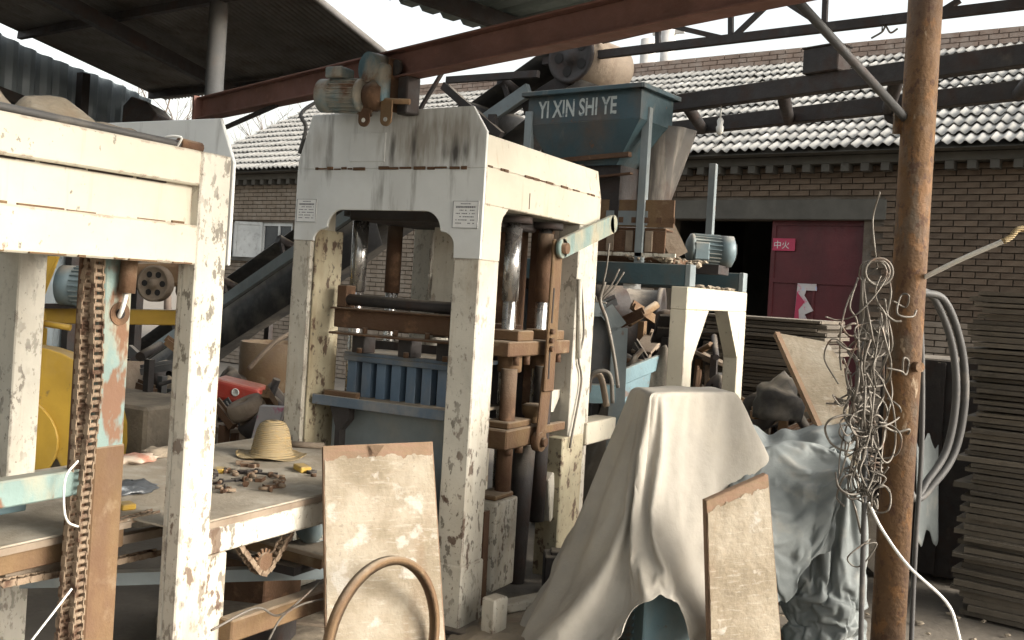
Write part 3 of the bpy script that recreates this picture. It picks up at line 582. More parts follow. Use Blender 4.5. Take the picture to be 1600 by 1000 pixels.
# tamper head: round bar, channel beam, blue fin block
BY = 4.15
q = MB(); q.cyl(onY(545, 468, BY), (-2.40, BY, 1.497), .030, n=18); part('cross_bar', q, m_dark, press)
th = MB(); th.box((-3.27, BY-.02, 1.36), (-2.38, BY+.02, 1.455)); th.box((-3.27, BY-.06, 1.325), (-2.38, BY+.02, 1.338)); th.box((-3.27, BY-.06, 1.455), (-2.38, BY+.04, 1.465)); th.box((-3.25, BY-.03, 1.465), (-3.19, BY+.05, 1.58))
hd = part('tamper_beam', th, m_rust, press, bevel=.004)
for x in (-3.05, -2.86, -2.67, -2.5):
    q = MB(); q.cyl((x, BY-.04, 1.338), (x, BY-.04, 1.37), .014, n=6); part('bolt', q, m_rust, hd)
for x in (-3.12, -2.83, -2.60):
    q = MB(); q.box((x-.04, BY, 1.235), (x+.04, BY+.1, 1.325)); part('spacer_block', q, m_dark, hd, bevel=.004); q = MB(); q.cyl((x+.02, BY-.01, 1.235), (x+.02, BY-.01, 1.262), .014, n=8); part('bolt', q, m_rust, hd)
FY = 4.28
q = MB(); q.box((-3.245, FY-.08, 1.215), (-2.49, FY+.25, 1.235)); q.box((-3.245, FY-.08, 1.185), (-2.49, FY-.066, 1.2145)); mb_ = part('mould_head_plate', q, m_ltblue, press, bevel=.003)
x = -3.235
while x < -2.53:
    q = MB(); q.box((x, FY-.055, .955), (x+.058, FY+.0, 1.2145)); part('fin', q, m_fin, mb_, bevel=.003); x += .094
q = MB(); q.box((-3.22, FY+.005, .95), (-2.49, FY+.02, 1.21)); part('mould_back', q, m_dark, press)
# dusty ledge and lower shroud
q = MB(); q.box((-3.29, Y0+.05, .985), (-2.47, FY+.3, 1.0)); part('ledge_table', q, m_sand, press)
q = MB(); q.box((-3.30, Y0+.035, .962), (-2.472, Y0+.049, 1.014)); part('ledge_lip', q, m_ltblue, press, bevel=.003)
q = MB(); q.box((-3.27, Y0+.09, 1.0005), (-3.06, Y0+.125, 1.035)); part('ledge_bar', q, m_orange, press, bevel=.004)
q = MB(); q.box((-3.25, Y0+.15, .30), (-2.48, Y0+.165, .962)); part('shroud', q, m_greyblue, press)
q = MB(); q.prism([(-3.20, Y0+.06, .96), (-3.08, Y0+.06, .96), (-3.08, Y0+.06, .90), (-3.13, Y0+.06, .84), (-3.13, Y0+.06, .70), (-3.16, Y0+.06, .70), (-3.16, Y0+.06, .86)], (0, .05, 0)); part('ledge_bracket', q, m_dark, press)
# right side: collars, crossheads, cylinder, stanchions
SX = -2.41
q = MB(); q.box((SX-.10, 4.36, 1.27), (SX+.065, 5.08, 1.345)); cr = part('crosshead', q, m_orange, press, bevel=.006)
for y in (4.57, 4.945):
    q = MB(); q.box((SX-.11, y-.085, 1.345), (SX+.05, y+.085, 1.40)); q.cyl((-2.45, y, 1.18), (-2.45, y, 1.27), .065, n=18); part('bushing', q, m_orange, cr, bevel=.006)
    for dy in (-.06, .06):
        q = MB(); q.cyl((SX+.03, y+dy, 1.22), (SX+.03, y+dy, 1.27), .018, n=6); part('nut', q, m_rust, cr)
q = MB(); q.box((SX-.10, 4.38, .80), (SX+.07, 4.74, .90)); lc = part('lower_bracket', q, m_orange, press, bevel=.008)
q = MB(); q.box((SX-.09, 4.42, .90), (SX+.055, 4.68, .935)); part('bracket_cap', q, m_orange, lc, bevel=.006)
q = MB(); q.lathe((SX+.0, 4.80, .90), (0,0,1), [(0,.05),(.03,.045),(.04,.06),(.09,.066),(.10,.045)], 16); part('boss', q, m_orange, lc)
q = MB(); q.box((SX+.02, 4.74, .84), (SX+.06, 5.09, .885)); part('bracket_arm', q, m_orange, lc, bevel=.004)
for y in (4.46, 4.58):
    q = MB(); q.cyl((SX+.04, y, .765), (SX+.04, y, .80), .022, n=6); part('nut', q, m_rust, lc)
q = MB(); q.cyl((SX, 4.50, .35), (SX, 4.50, 1.2), .042, n=18); part('lift_cylinder', q, m_rust, press)
q = MB(); q.cyl((SX, 4.90, .35), (SX, 4.90, 1.2), .05, n=18); part('lift_cylinder', q, m_dark, press)
q = MB(); q.box((SX-.10, 4.32, .10), (SX+.07, 4.55, .55)); part('cylinder_housing', q, m_chip, press, bevel=.012, seg=2)
q = MB(); q.box((SX-.08, 4.34, .55), (SX+.05, 4.53, .575)); part('housing_cap', q, m_orange, press, bevel=.006)
q = MB(); q.cyl((SX-.02, 4.72, .05), (SX-.02, 4.76, .78), .06, n=16); part('hanging_bellows', q, m_dark, press)
q = MB(); q.bar((SX+.06, 4.24, .06), (SX+.05, 4.245, .52), .02, .05, (0,1,0)); part('flat_bar', q, m_rust, press)
q = MB(); q.obox((SX+.02, 5.0, .47), (.03,0,0), (0,.035,.02), (0,-.03,.12)); part('clevis', q, m_chip, press, bevel=.006)
for y, z in ((4.22, 1.06), (5.05, 1.06)):
    q = MB(); q.prism([(SX-.02, y-.05, z), (SX-.02, y+.07, z), (SX-.02, y+.07, z-.02), (SX-.02, y-.02, z-.12), (SX-.02, y-.05, z-.12)], (.03, 0, 0)); part('bracket', q, m_chip, press)
# slotted link bar with lever
LX = X1+.03
p0, p1 = onX(867, 392, LX), onX(844, 690, LX)
lk = MB(); lk.bar(onX(872, 375, LX), onX(856, 612, LX), .018, .11, (0,1,0)); link = part('link_bar', lk, m_orange, press, bevel=.006)
q = MB(); q.bar(onX(856, 575, LX-.02), p1, .016, .105, (0,1,0)); part('link_tail', q, m_orange, link, bevel=.006)
q = MB(); q.cyl(p1+V((-.03,0,0)), p1+V((.012,0,0)), .052, n=20); part('link_eye', q, m_orange, link)
q = MB(); q.cyl(p1+V((.01,0,0)), p1+V((.035,0,0)), .024, n=12); part('pin', q, m_rust, link)
for a, b in (((866, 450), (862, 505)), ((859, 548), (857, 592))):
    q = MB(); q.bar(onX(*a, LX+.0105), onX(*b, LX+.0105), .003, .014, (0,1,0)); part('slot', q, m_dark, link)
for px, py in ((861, 518), (860, 532), (860, 545)):
    c_ = onX(px, py, LX+.01); q = MB(); q.cyl(c_, c_+V((.02,0,0)), .017, n=6); part('slot_bolt', q, m_rust, link)
q = MB(); c0, c1 = onX(878, 388, LX+.03), onX(957, 350, LX+.03); q.bar(c0, c1, .022, .105, (0,0,1)); q.cyl(c0-V((.011,0,0)), c0+V((.011,0,0)), .0525, n=20); q.cyl(c1-V((.011,0,0)), c1+V((.011,0,0)), .0525, n=20)
lv = part('lever', q, m_green, press)
q = MB(); q.cyl(c0-V((.05,0,0)), c0+V((.035,0,0)), .03, n=14); part('pivot', q, m_orange, lv)
q = MB(); q.tube(spline([onX(908, 440, X1+.012), onX(912, 520, X1+.014), onX(904, 560, X1+.012), onX(908, 600, X1+.014), onX(890, 700, X1+.02)], 8), .007, 6); part('cable', q, m_wire, press)
q = MB(); q.cyl(onX(906, 436, X1+.01), onX(904, 560, X1+.012), .014, n=10); part('conduit', q, m_chip, press)
q = MB(); a = onX(905, 700, X1); q.box((X1-.14, 5.02, .02), (X1+.004, 5.30, .80)); part('rear_foot', q, m_grimy, press, bevel=.006)
q = MB(); q.box((X1-.12, 5.31, .73), (X1+.02, 5.75, .86)); part('rear_rail', q, m_cream, press, bevel=.006)
q = MB(); q.box((-3.3, 4.55, .40), (-2.55, 4.57, 1.28)); part('inner_panel', q, m_dark, press)
q = MB(); q.box((-3.2, 5.2, 1.32), (-2.48, 5.25, 1.62)); part('feed_plate', q, m_ltblue, press); q = MB(); q.box((-3.25, 5.12, 1.62), (-2.47, 5.2, 1.68)); part('feed_bar', q, m_dark, press)

# ---------------------------------------------------------------- hoist motor trolley on the rail
def motor(par, c, ax, L_, r, mt, fins=True, name='motor_body'):
    c, ax = V(c), V(ax).normalized(); a = ax.cross(UZ).normalized(); b = a.cross(ax)
    q = MB(); q.lathe(c, ax, [(0,.0), (0, r*.55), (L_*.03, r*.80), (L_*.06, r), (L_*.30, r), (L_*.31, r*.90), (L_*.86, r*.90), (L_*.87, r), (L_*.93, r*.98), (L_, r*.55), (L_, 0)], 28); body = part(name, q, mt, par)
    nf = 22
    if fins:
        for i in range(nf):
            t = 2*math.pi*i/nf; d = a*math.cos(t)+b*math.sin(t); q = MB(); q.obox(c+ax*(L_*.585)+d*r*.93, ax*(L_*.265), d*r*.09, d.cross(ax)*r*.022); part('fin', q, mt, body)
    q = MB()
    for rr_ in (.25, .42, .58): q.lathe(c-ax*L_*.004, ax, [(0, r*(rr_-.03)), (-.003, r*rr_), (0, r*(rr_+.03))], 24)
    part('fan_grille', q, m_dark, body); return body
mc = onY(500, 150, 3.86); me_ = onY(566, 158, 3.89)
hst = thing('hoist_trolley', 'dusty teal electric hoist motor with trolley plates hanging on the rusty rail', 'hoist', mc)
axm = V((.99, .10, -.02)).normalized(); motor(hst, mc+V((.0,0,0)), axm, .27, .083, m_teal)
q = MB(); q.box((mc.x+.07, mc.y-.06, mc.z+.075), (mc.x+.17, mc.y+.05, mc.z+.13)); part('terminal_box', q, m_teal, hst, bevel=.01, seg=2)
gp = mc+axm*.30
q = MB(); q.lathe(gp+V((-.03,0,.0)), axm, [(0,0),(0,.06),(.05,.075),(.09,.05),(.09,0)], 20); part('gear_neck', q, m_rust, hst)
tg = onPl(572, 128, V((0, 3.93, 0)), rs); 
q = MB(); q.obox(gp+V((-.0,.03,.06)), rdir*.085, rs*.035, UZ*.10); part('gearbox', q, m_teal, hst, bevel=.025, seg=3)
q = MB(); q.cyl(gp+V((-.02,.03,.14))-rs*.045, gp+V((-.02,.03,.14))+rs*.045, .075, n=24); part('gear_case', q, m_teal, hst)
q = MB(); q.obox(gp+V((.085,.07,.06)), rdir*.006, rs*.05, UZ*.13); part('side_frame', q, m_rust, hst, bevel=.004); q = MB(); q.obox(gp+V((-.09,.07,.04)), rdir*.006, rs*.05, UZ*.12); part('side_frame', q, m_rust, hst, bevel=.004)
for s in (-.07, .08):
    for sg in (-1, 1):
        wp = r0+rdir*((gp-r0).dot(rdir)+s)+UZ*.045+rs*(.032*sg); q = MB(); q.cyl(wp, wp+rs*(.022*sg), .038, n=18); part('wheel', q, m_dark, hst)
for s in (-.03, .10):
    a = gp+V((s,-.02,-.06)); q = MB(); q.prism([a+V((x,0,z)) for x, z in ([(-.032,.03),(-.032,-.06)]+arc(0,-.06,.032,180,360,8)+[(.032,.03)])], (0,.01,0)); lg = part('lug', q, m_rust if s < 0 else m_orange, hst)
    q = MB(); q.cyl(a+V((0,-.002,-.06)), a+V((0,.002,-.06)), .011, n=12); part('lug_hole', q, m_plate if s > 0 else m_white, lg)
q = MB(); q.cyl(gp+V((-.05,-.02,-.02)), gp+V((.20,.03,-.03)), .014, n=10); part('lug_shaft', q, m_orange, hst)
q = MB(); q.obox(r0+rdir*((gp-r0).dot(rdir)+.13)-UZ*.09, rdir*.04, rs*.04, UZ*.09); part('hanger_block', q, m_dark, hst, bevel=.006)
a = onY(480, 185, 3.98); q = MB(); q.tube(spline([r0+rdir*1.62-UZ*.0, onY(472, 175, 4.03), onY(478, 200, 4.03), onY(468, 240, 4.03)], 8), .010, 8); part('cable', q, m_hose, hst)

# ================================================================ FEEDER STAND + HOPPER
FYC, FXS = 5.80, -1.915
fr = thing('feeder_stand', 'cream portal stand with blue channels carrying the feed drawer', 'stand', (FXS, 6.4, 0))
PZ = 1.69; YR = 7.157
for y0, y1 in ((FYC, FYC+.16), (YR-.16, YR)):
    q = MB(); q.box((FXS-.105, y0, 0), (FXS, y1, PZ-.14)); part('leg', q, m_cream, fr, bevel=.005)
q = MB(); q.box((FXS-.105, FYC, PZ-.14), (FXS, YR, PZ)); part('top_beam', q, m_cream, fr, bevel=.005)
for y, s in ((FYC+.16, 1), (YR-.16, -1)):
    q = MB(); q.prism([(FXS-.004, y, PZ-.1405), (FXS-.004, y+.30*s, PZ-.1405), (FXS-.004, y, PZ-.47)], (-.095, 0, 0)); part('knee_gusset', q, m_cream, fr)
for y in (FYC+.02, YR-.14):
    q = MB(); q.box((-3.3, y, PZ+.002), (FXS-.03, y+.10, PZ+.135)); ch = part('channel', q, m_blue, fr, bevel=.004)
    q = MB(); q.box((FXS-.0295, y-.002, PZ+.002), (FXS+.004, y+.102, PZ+.138)); part('end_cap', q, m_greyblue, ch, bevel=.003)
q = MB(); q.box((-3.4, FYC+.0, 0), (-3.3, FYC+.14, PZ+.1)); part('leg', q, m_cream, fr); q = MB(); q.box((-3.4, YR-.14, 0), (-3.3, YR, PZ+.1)); part('leg', q, m_cream, fr)
# feed drawer + vibrator motor
q = MB(); q.box((-2.95, FYC+.18, PZ+.14), (-2.08, YR-.2, PZ+.18)); q.box((-2.95, FYC+.06, PZ+.20), (-2.10, FYC+.075, PZ+.34)); q.box((-2.95, FYC+.06, PZ+.34), (-2.10, FYC+.20, PZ+.355)); part('feed_drawer', q, m_rust, fr, bevel=.003)
q = MB(); q.box((-2.5, FYC+.0445, PZ+.37), (-2.22, FYC+.0495, PZ+.46)); part('front_strip', q, m_greyblue, fr); q = MB(); q.box((-2.8, FYC+.05, PZ+.36), (-2.05, FYC+.065, PZ+.53)); part('front_board', q, m_orange, fr)
for k_ in range(9):
    q = MB(); xx = -2.75+.085*k_; q.box((xx, FYC+.042, PZ+.385), (xx+.03, FYC+.0495, PZ+.42)); part('bolt_plate', q, m_rust, fr)
for k_ in range(6):
    q = MB(); xx = -2.88+.13*k_; q.box((xx, FYC+.048, PZ+.205), (xx+.05, FYC+.0595, PZ+.335)); part('stiffener', q, m_wood, fr, bevel=.003)
q = MB(); q.box((-2.95, FYC+.03, PZ+.175), (-2.02, FYC+.0475, PZ+.198)); part('drawer_lip', q, m_chip, fr)
mo = thing('vibrator_motor', 'grey blue finned electric motor on the feeder stand end', 'motor', (-1.75, 6.5, PZ+.14))
mp_ = atD(1148, 394, 6.75); motor(mo, mp_, (-.88, -.47, .02), .33, .105, m_motor)
q = MB(); q.box((mp_.x-.26, mp_.y-.22, mp_.z-.16), (mp_.x-.04, mp_.y+.02, mp_.z-.10)); part('foot', q, m_dark, mo); q = MB(); c_ = mp_+V((-.17, -.19, -.01)); q.obox(c_, _r*.05, _f*.02, UZ*.06); part('terminal_box', q, m_motor, mo, bevel=.008)
def rubble(name, mt, label, cat, pts, rmin, rmax, seed, loc):
    rr = random.Random(seed); q = MB()
    for p in pts:
        r = rr.uniform(rmin, rmax); k_ = len(q.v); bm = bmesh.new(); bmesh.ops.create_icosphere(bm, subdivisions=1, radius=r)
        sc = V((rr.uniform(.6,1.6), rr.uniform(.6,1.4), rr.uniform(.35,.7)))
        vs = [V(p)+V((v.co.x*sc.x, v.co.y*sc.y, v.co.z*sc.z))*(1+rr.uniform(-.4,.3)) for v in bm.verts]; fs = [[v.index for v in f.verts] for f in bm.faces]; bm.free(); q.add(vs, fs)
    return single(name, q, mt, label, cat, loc, kind='stuff')
rr = random.Random(11)
rubble('cement_lumps', m_sand, 'lumps of spilled concrete along the blue channel top', 'rubble', [(rr.uniform(-2.35, -1.98), rr.uniform(FYC+.02, FYC+.5), PZ+.15+rr.uniform(0,.03)) for _ in range(70)]+[(FXS-rr.uniform(0,.1), rr.uniform(FYC+.15, YR-.2), PZ+.01) for _ in range(40)], .010, .034, 5, (-2.1, 6, PZ))
q = MB(); q.obox(atD(1050, 378, 6.35), _r*.05+UZ*.03, _f*.03, UZ*.09-_r*.05); single('chute_flap', q, m_wood, 'tilted crusty wooden flap beside the vibrator motor', 'board', atD(1050, 390, 6.35))
# hopper
hp = thing('hopper', 'dark blue steel hopper lettered YI XIN SHI YE on four posts', 'hopper', (-2.65, 6.4, PZ+.135))
hy = math.radians(-8); HX, HYv = V((math.cos(hy), math.sin(hy), 0)), V((-math.sin(hy), math.cos(hy), 0))
HL, HR = onY(822, 150, FYC), onY(1008, 128, FYC); HZ1 = 2.90; HC = V(((HL.x+HR.x)/2, FYC, 0)); HW = .425; HD = .42
def hpt(u, v, z): return HC+HX*u+HYv*v+UZ*z
def frus(mb, ru, rv0, rv1, z0, ru2, rv20, rv21, z1, th=.0):
    a = [hpt(ru[0], rv0, z0), hpt(ru[1], rv0, z0), hpt(ru[1], rv1, z0), hpt(ru[0], rv1, z0)]; b = [hpt(ru2[0], rv20, z1), hpt(ru2[1], rv20, z1), hpt(ru2[1], rv21, z1), hpt(ru2[0], rv21, z1)]
    mb.add(a+b, [(0,1,5,4),(1,2,6,5),(2,3,7,6),(3,0,4,7)])
HZb = HZ1-.185
q = MB(); frus(q, (-HW, HW), 0, HD, HZb, (-HW, HW), 0, HD, HZ1); band = part('band', q, m_blue, hp, solid=.006)
q = MB(); frus(q, (-.24, .24), .06, .36, 2.44, (-HW, HW), 0, HD, HZb); part('cone', q, m_blue, hp, solid=.006)
q = MB()
for a, b in ((hpt(-HW-.03,-.02,HZ1), hpt(HW+.03,-.02,HZ1)), (hpt(HW+.015,-.04,HZ1), hpt(HW+.015,HD+.04,HZ1)), (hpt(HW+.03,HD+.02,HZ1), hpt(-HW-.03,HD+.02,HZ1)), (hpt(-HW-.015,HD+.04,HZ1), hpt(-HW-.015,-.04,HZ1))): q.bar(a+UZ*.012, b+UZ*.012, .05, .03)
part('rim', q, m_blue, hp, bevel=.003)
lettering('lettering', 'YI XIN SHI YE', hp, m_letter, hpt(-.345, -.0045, HZb+.035), HX, UZ, .60, .115, fat=.022)
q = MB(); frus(q, (-.20, .26), .08, .34, 2.02, (-.20, .26), .08, .34, 2.44); part('throat', q, m_dark, hp, solid=.006)
q = MB(); q.bar(hpt(-.30, .05, 2.47), hpt(.34, .05, 2.50), .04, .03); q.bar(hpt(.08, .05, 2.36), hpt(.36, .05, 2.38), .04, .012); q.cyl(hpt(-.05, .06, 2.40), hpt(.0, .06, 2.40), .05, n=14); part('gate', q, m_rust, hp)
q = MB()
m_skirt = M('dusty rubber skirt', (.10, .09, .078), .7, 0, [((.26,.23,.19), 9, .5, .7, (2,2,.2), .7), (RUSTD, 4, .5, .7, (1,1,1), .6)])
hb, ht = [atD(975, 290, 6.6), atD(1050, 270, 6.9)], [atD(1000, 200, 6.4), atD(1085, 225, 7.0)]
def bagf(u, v):
    base = atD(1010, 350, 6.55); top_ = atD(1038, 205, 6.65); c_ = base.lerp(top_, v); r_ = .085+.125*v**.8; t = 2*math.pi*u
    return c_+HX*(r_*math.cos(t)*(1+.04*math.sin(9*t)))+HYv*(r_*1.1*math.sin(t)*(1+.03*math.sin(7*t+1)))
q.grid(40, 8, bagf, wrap=True); part('dust_skirt', q, m_skirt, hp, solid=.004)
posts = [(onY(1012, 170, FYC+.0).x-.0, FYC+.03, 2.80), (-2.30+.12, YR-.10, 2.62), (HL.x+.03, FYC+.03, 2.80), (HL.x+.10, YR-.1, 2.72)]
for x, y, zt in posts:
    q = MB(); q.box((x-.045, y, PZ+.136), (x+.005, y+.008, zt)); q.box((x-.003, y+.008, PZ+.136), (x+.005, y+.055, zt)); part('post', q, m_greyblue, hp, bevel=.002)
# ================================================================ INCLINED BELT CONVEYOR
cv = thing('belt_conveyor', 'inclined belt conveyor with grey rails rising behind the press to the hopper', 'conveyor', (-8.0, 7.4, 0))
DC = atD(928, 104, 7.25)            # head drum middle
lo = atD(205, 592, 11.2); CD = (lo-DC).normalized(); CSd = CD.cross(UZ).normalized()
if CSd.y > 0: CSd = -CSd            # near side
CU = CSd.cross(CD); CU = CU if CU.z > 0 else -CU; CL = (lo-DC).length
def cpt(s, w_, h): return DC+CD*s+CSd*w_+CU*h
BWc = .30
for w_ in (BWc, -BWc):
    q = MB(); q.bar(cpt(.40 if w_ > 0 else .05, w_, -.03), cpt(CL, w_, -.03), .045, .10, CU); part('side_rail', q, m_steelgrey if w_ < 0 else m_greyblue, cv, bevel=.003)
q = MB(); 
def belt(u, v):
    s = CL*u; a = (v-.5)*2; return cpt(s, a*(BWc-.05), .13+.07*abs(a)**2)
q.grid(20, 9, belt); b1 = part('belt', q, m_rubber, cv, solid=.012)
q = MB(); q.grid(14, 3, lambda u, v: cpt(CL*u, (v-.5)*2*(BWc-.05), -.16-.05*math.sin(u*9)**2-.10*u)); part('return_belt', q, m_rubber, cv, solid=.012)
q = MB(); q.grid(8, 2, lambda u, v: cpt(2.2+(CL-2.2)*u, BWc+.03, -.12-.34*v)); part('skirt', q, m_rubber, cv, solid=.01)
s = .6
while s < CL:
    for w_ in (-1, 1):
        q = MB(); a_, b_ = cpt(s, w_*.10, .06), cpt(s, w_*(BWc+.02), .17); q.cyl(a_, b_, .042, n=14); part('idler_roller', q, m_dark, cv)
    q = MB(); q.bar(cpt(s, BWc, .02), cpt(s, BWc, .2), .03, .03, CD); part('roller_bracket', q, m_dark, cv); s += .95
# head drum with spoked end
q = MB(); q.cyl(cpt(0, .26, .02), cpt(0, -.26, .02), .185, n=36); dr = part('head_drum', q, m_wood, cv)
q = MB(); q.lathe(cpt(0, .262, .02), CSd, [(0,.195),(.02,.195),(.02,.17),(.005,.16),(.005,.06),(.03,.05),(.03,0)], 32); part('end_ring', q, m_dark, dr)
for i in range(5):
    t = i*2*math.pi/5+.4; c_ = cpt(0, .268, .02)+CD*(.11*math.cos(t))+CU*(.11*math.sin(t)); q = MB(); q.cyl(c_, c_+CSd*.003, .038, n=14); part('end_hole', q, m_black, dr)
for w_ in (.22, -.33):
    q = MB(); q.bar(cpt(.10, w_, -.10), cpt(.55, w_, -.08), .03, .13, CU); q.cyl(cpt(0, w_-.03, .02), cpt(0, w_+.03, .02), .06, n=16); part('bearing_plate', q, m_dark, cv, bevel=.003)
# snub drum and legs near the head
q = MB(); a = cpt(1.05, .0, .16); q.cyl(cpt(1.0, .34, .10), cpt(1.0, -.3, .10), .095, n=20); part('snub_drum', q, m_rubber, cv)
for s, w_ in ((.75, .33), (.75, -.33), (4.6, .33), (4.6, -.33)):
    a = cpt(s, w_, -.05); q = MB(); q.bar((a.x, a.y, 0), a, .06, .06, (1,0,0)); part('leg', q, m_dark, cv)
for w_ in (.36,):
    q = MB(); q.bar(cpt(.25, w_, .0), cpt(1.05, w_, .42), .04, .05, CU); q.bar(cpt(.72, w_, -.25), cpt(1.1, w_, .40), .04, .06, CU); q.bar(cpt(1.45, w_, .33), cpt(1.40, w_, -.0), .035, .035, CU); q.bar(cpt(1.45, w_, .33), cpt(.98, w_, .55), .025, .025, CU); part('strut', q, m_dark, cv)
q = MB(); q.cyl(cpt(CL, .3, .0), cpt(CL, -.3, .0), .12, n=24); part('tail_drum', q, m_dark, cv)
# ================================================================ STACKER (left frame) AND ROLLER TABLE
SXF = -2.47
st = thing('block_stacker', 'tall cream steel stacker frame with rusty hoisting chains and panelled top beam', 'machine', (-2.95, 1.8, 0))
YA, YB = .55, 2.385
q = MB(); q.box((SXF-.06, YA, 1.885), (SXF, YB, 2.0)); part('top_band', q, m_cream, st, bevel=.006)
q = MB(); q.box((SXF-.06, YA, 1.625), (SXF, YB, 1.755)); part('bottom_band', q, m_cream, st, bevel=.006)
q = MB(); q.box((SXF-.05, YA, 1.755), (SXF-.035, YB-.0, 1.885)); part('recessed_panel', q, m_cream, st)
for z_, sd_2, th_ in ((1.757, 5, .006), (1.884, 8, .004), (1.628, 12, .003)):
    q = MB(); rr = random.Random(sd_2); y = YA+.8
    while y < YB-.01:
        L_ = rr.uniform(.02, .16)
        if rr.random() < .72: q.obox((SXF-.032 if z_ > 1.7 else SXF+.0, min(y+L_/2, YB-.06), z_), (.005,0,0), (0,L_/2,0), (0,0,th_*rr.uniform(.5,1.2)))
        y += L_+rr.uniform(0, .05)
    part('rust_and_shade_seam', q, m_orange if z_ < 1.8 else m_dark, st, kind='stuff')  # dark line under the top band is painted shade, lower lines are rust
q = MB(); q.box((SXF-.06, YB-.002, 0), (SXF, YB+.135, 2.0)); q.box((SXF-.085, YB+.0, 0), (SXF-.0605, YB+.02, 1.63)); part('post', q, m_chip, st, bevel=.005)
q = MB(); q.box((SXF-1.03, YA, 1.63), (SXF-.97, YB, 2.0)); part('rear_beam', q, m_cream, st, bevel=.006)
q = MB(); q.box((SXF-1.09, YB+.02, 0), (SXF-.93, YB+.14, 2.0)); part('post', q, m_chip, st, bevel=.005)
q = MB(); q.box((SXF-.86, YB-.14, .0), (SXF-.82, YB-.12, .92)); part('guide_bar', q, m_wood, st)
PY_ = YB+.145
q = MB(); q.prism([(x, PY_, z) for x, z in ((SXF-1.12, 1.63), (SXF-.002, 1.63), (SXF-.002, 1.985), (SXF-.075, 2.138), (SXF-1.05, 2.138), (SXF-1.12, 1.985))], (0, .014, 0)); part('end_plate', q, m_plate, st, bevel=.003)
# pipes, hose and cement crust on top of the beam
q = MB(); q.tube(spline([(SXF-.03, .7, 2.02), (SXF-.03, 1.3, 2.018), (SXF-.02, 1.9, 2.012), (SXF-.03, 2.33, 2.012)], 8), .012, 8); part('hydraulic_hose', q, m_hose, st)
q = MB(); q.cyl((SXF-.03, 2.31, 2.014), (SXF-.03, 2.40, 2.012), .02, n=12); part('hose_end', q, m_rust, st)
q = MB(); q.tube(spline([(SXF-.03, 2.30, 2.0), (SXF+.0, 2.29, 2.03), (SXF-.06, 2.28, 2.03), (SXF-.06, 2.30, 2.0)], 5), .004, 6); part('tie_wire', q, m_rope, st)
def crust(u, v, y0, y1, h, sd):
    y = y0+(y1-y0)*u; e = min(1, 6*u, 6*(1-u)); a = (v-.5)*2
    return (SXF-.16+a*.12, y, 2.0+h*e*(1-abs(a)**2.5)*(.8+.4*noise.noise(V((y*9, v*3, sd)))))
for i, (y0, y1, h) in enumerate(((1.35, 1.80, .13), (1.81, 2.06, .095), (2.065, 2.25, .055))):
    q = MB(); q.grid(24, 12, lambda u, v: crust(u, v, y0, y1, h, i)); part('cement_crust', q, m_sand if i != 1 else m_ply, st)
q = MB(); q.box((SXF-1.0, 1.2, 1.995), (SXF-.05, 2.3, 2.003)); part('top_sheet', q, m_cream, st)
# hoisting column with two chain runs
CX = -2.62
q = MB(); q.box((CX-.05, 2.155, 0), (CX, 2.262, 1.66)); hc = part('lift_column', q, m_green, st, bevel=.005)
q = MB(); q.box((CX-.051, 2.150, 0), (CX+.004, 2.268, 1.03)); part('column_sleeve', q, m_orange, hc, bevel=.006)
c_ = onX(187, 490, CX+.001); q = MB(); q.cyl(c_, c_+V((.003,0,0)), .038, n=20); part('weld_pad', q, m_rust, hc); q = MB(); q.cyl(c_, c_+V((.005,0,0)), .017, n=16); part('hole', q, m_black, hc)
a, b = onX(203, 410, CX+.03), onX(198, 458, CX+.03); q = MB(); q.cyl(a+UZ*.05, b, .026, n=14); part('rope_socket', q, m_orange, st)
q = MB(); q.tube(spline([b, onX(192, 480, CX+.03), onX(186, 494, CX+.005), onX(184, 497, CX-.02)], 6), .007, 8); part('wire_rope', q, m_rope, st)
def chain(name, pts, par, side, pitch=.0235, w_=1.0):
    q = MB(); pts = [V(p) for p in pts]; S = [0]
    for i in range(len(pts)-1): S.append(S[-1]+(pts[i+1]-pts[i]).length)
    n = int(S[-1]/pitch); side = V(side).normalized()
    def at(s):
        for i in range(len(pts)-1):
            if s <= S[i+1] or i == len(pts)-2: return pts[i].lerp(pts[i+1], (s-S[i])/(S[i+1]-S[i]))
    for k in range(n):
        a, b = at(k*pitch), at((k+1)*pitch); d = (b-a).normalized(); nn = side.cross(d).normalized(); m_ = (a+b)/2; o_ = (.0135 if k % 2 else .0185)*w_
        for sg in (-1, 1): q.obox(m_+side*(o_*sg), d*(pitch*.66), side*.002, nn*.010)
        q.cyl(a-side*.019*w_, a+side*.019*w_, .0078, n=8)
    return part(name, q, m_chain, par, kind='stuff')
cf = (0, 1, 0)
chain('chain', [onX(153, 405, CX+.03), onX(150, 600, CX+.03), onX(132, 770, CX+.03), onX(118, 1000, CX+.03), onX(117, 1100, CX+.03)], st, cf)
chain('chain', [onX(141, 400, CX-.03), onX(133, 470, CX-.01), onX(122, 700, CX-.01), onX(107, 880, CX-.01), onX(96, 1000, CX-.01), onX(92, 1100, CX-.01)], st, cf)
q = MB(); q.box((CX-.04, 2.085, .1), (CX-.03, 2.15, 1.63)); part('chain_guard', q, m_rust, hc)
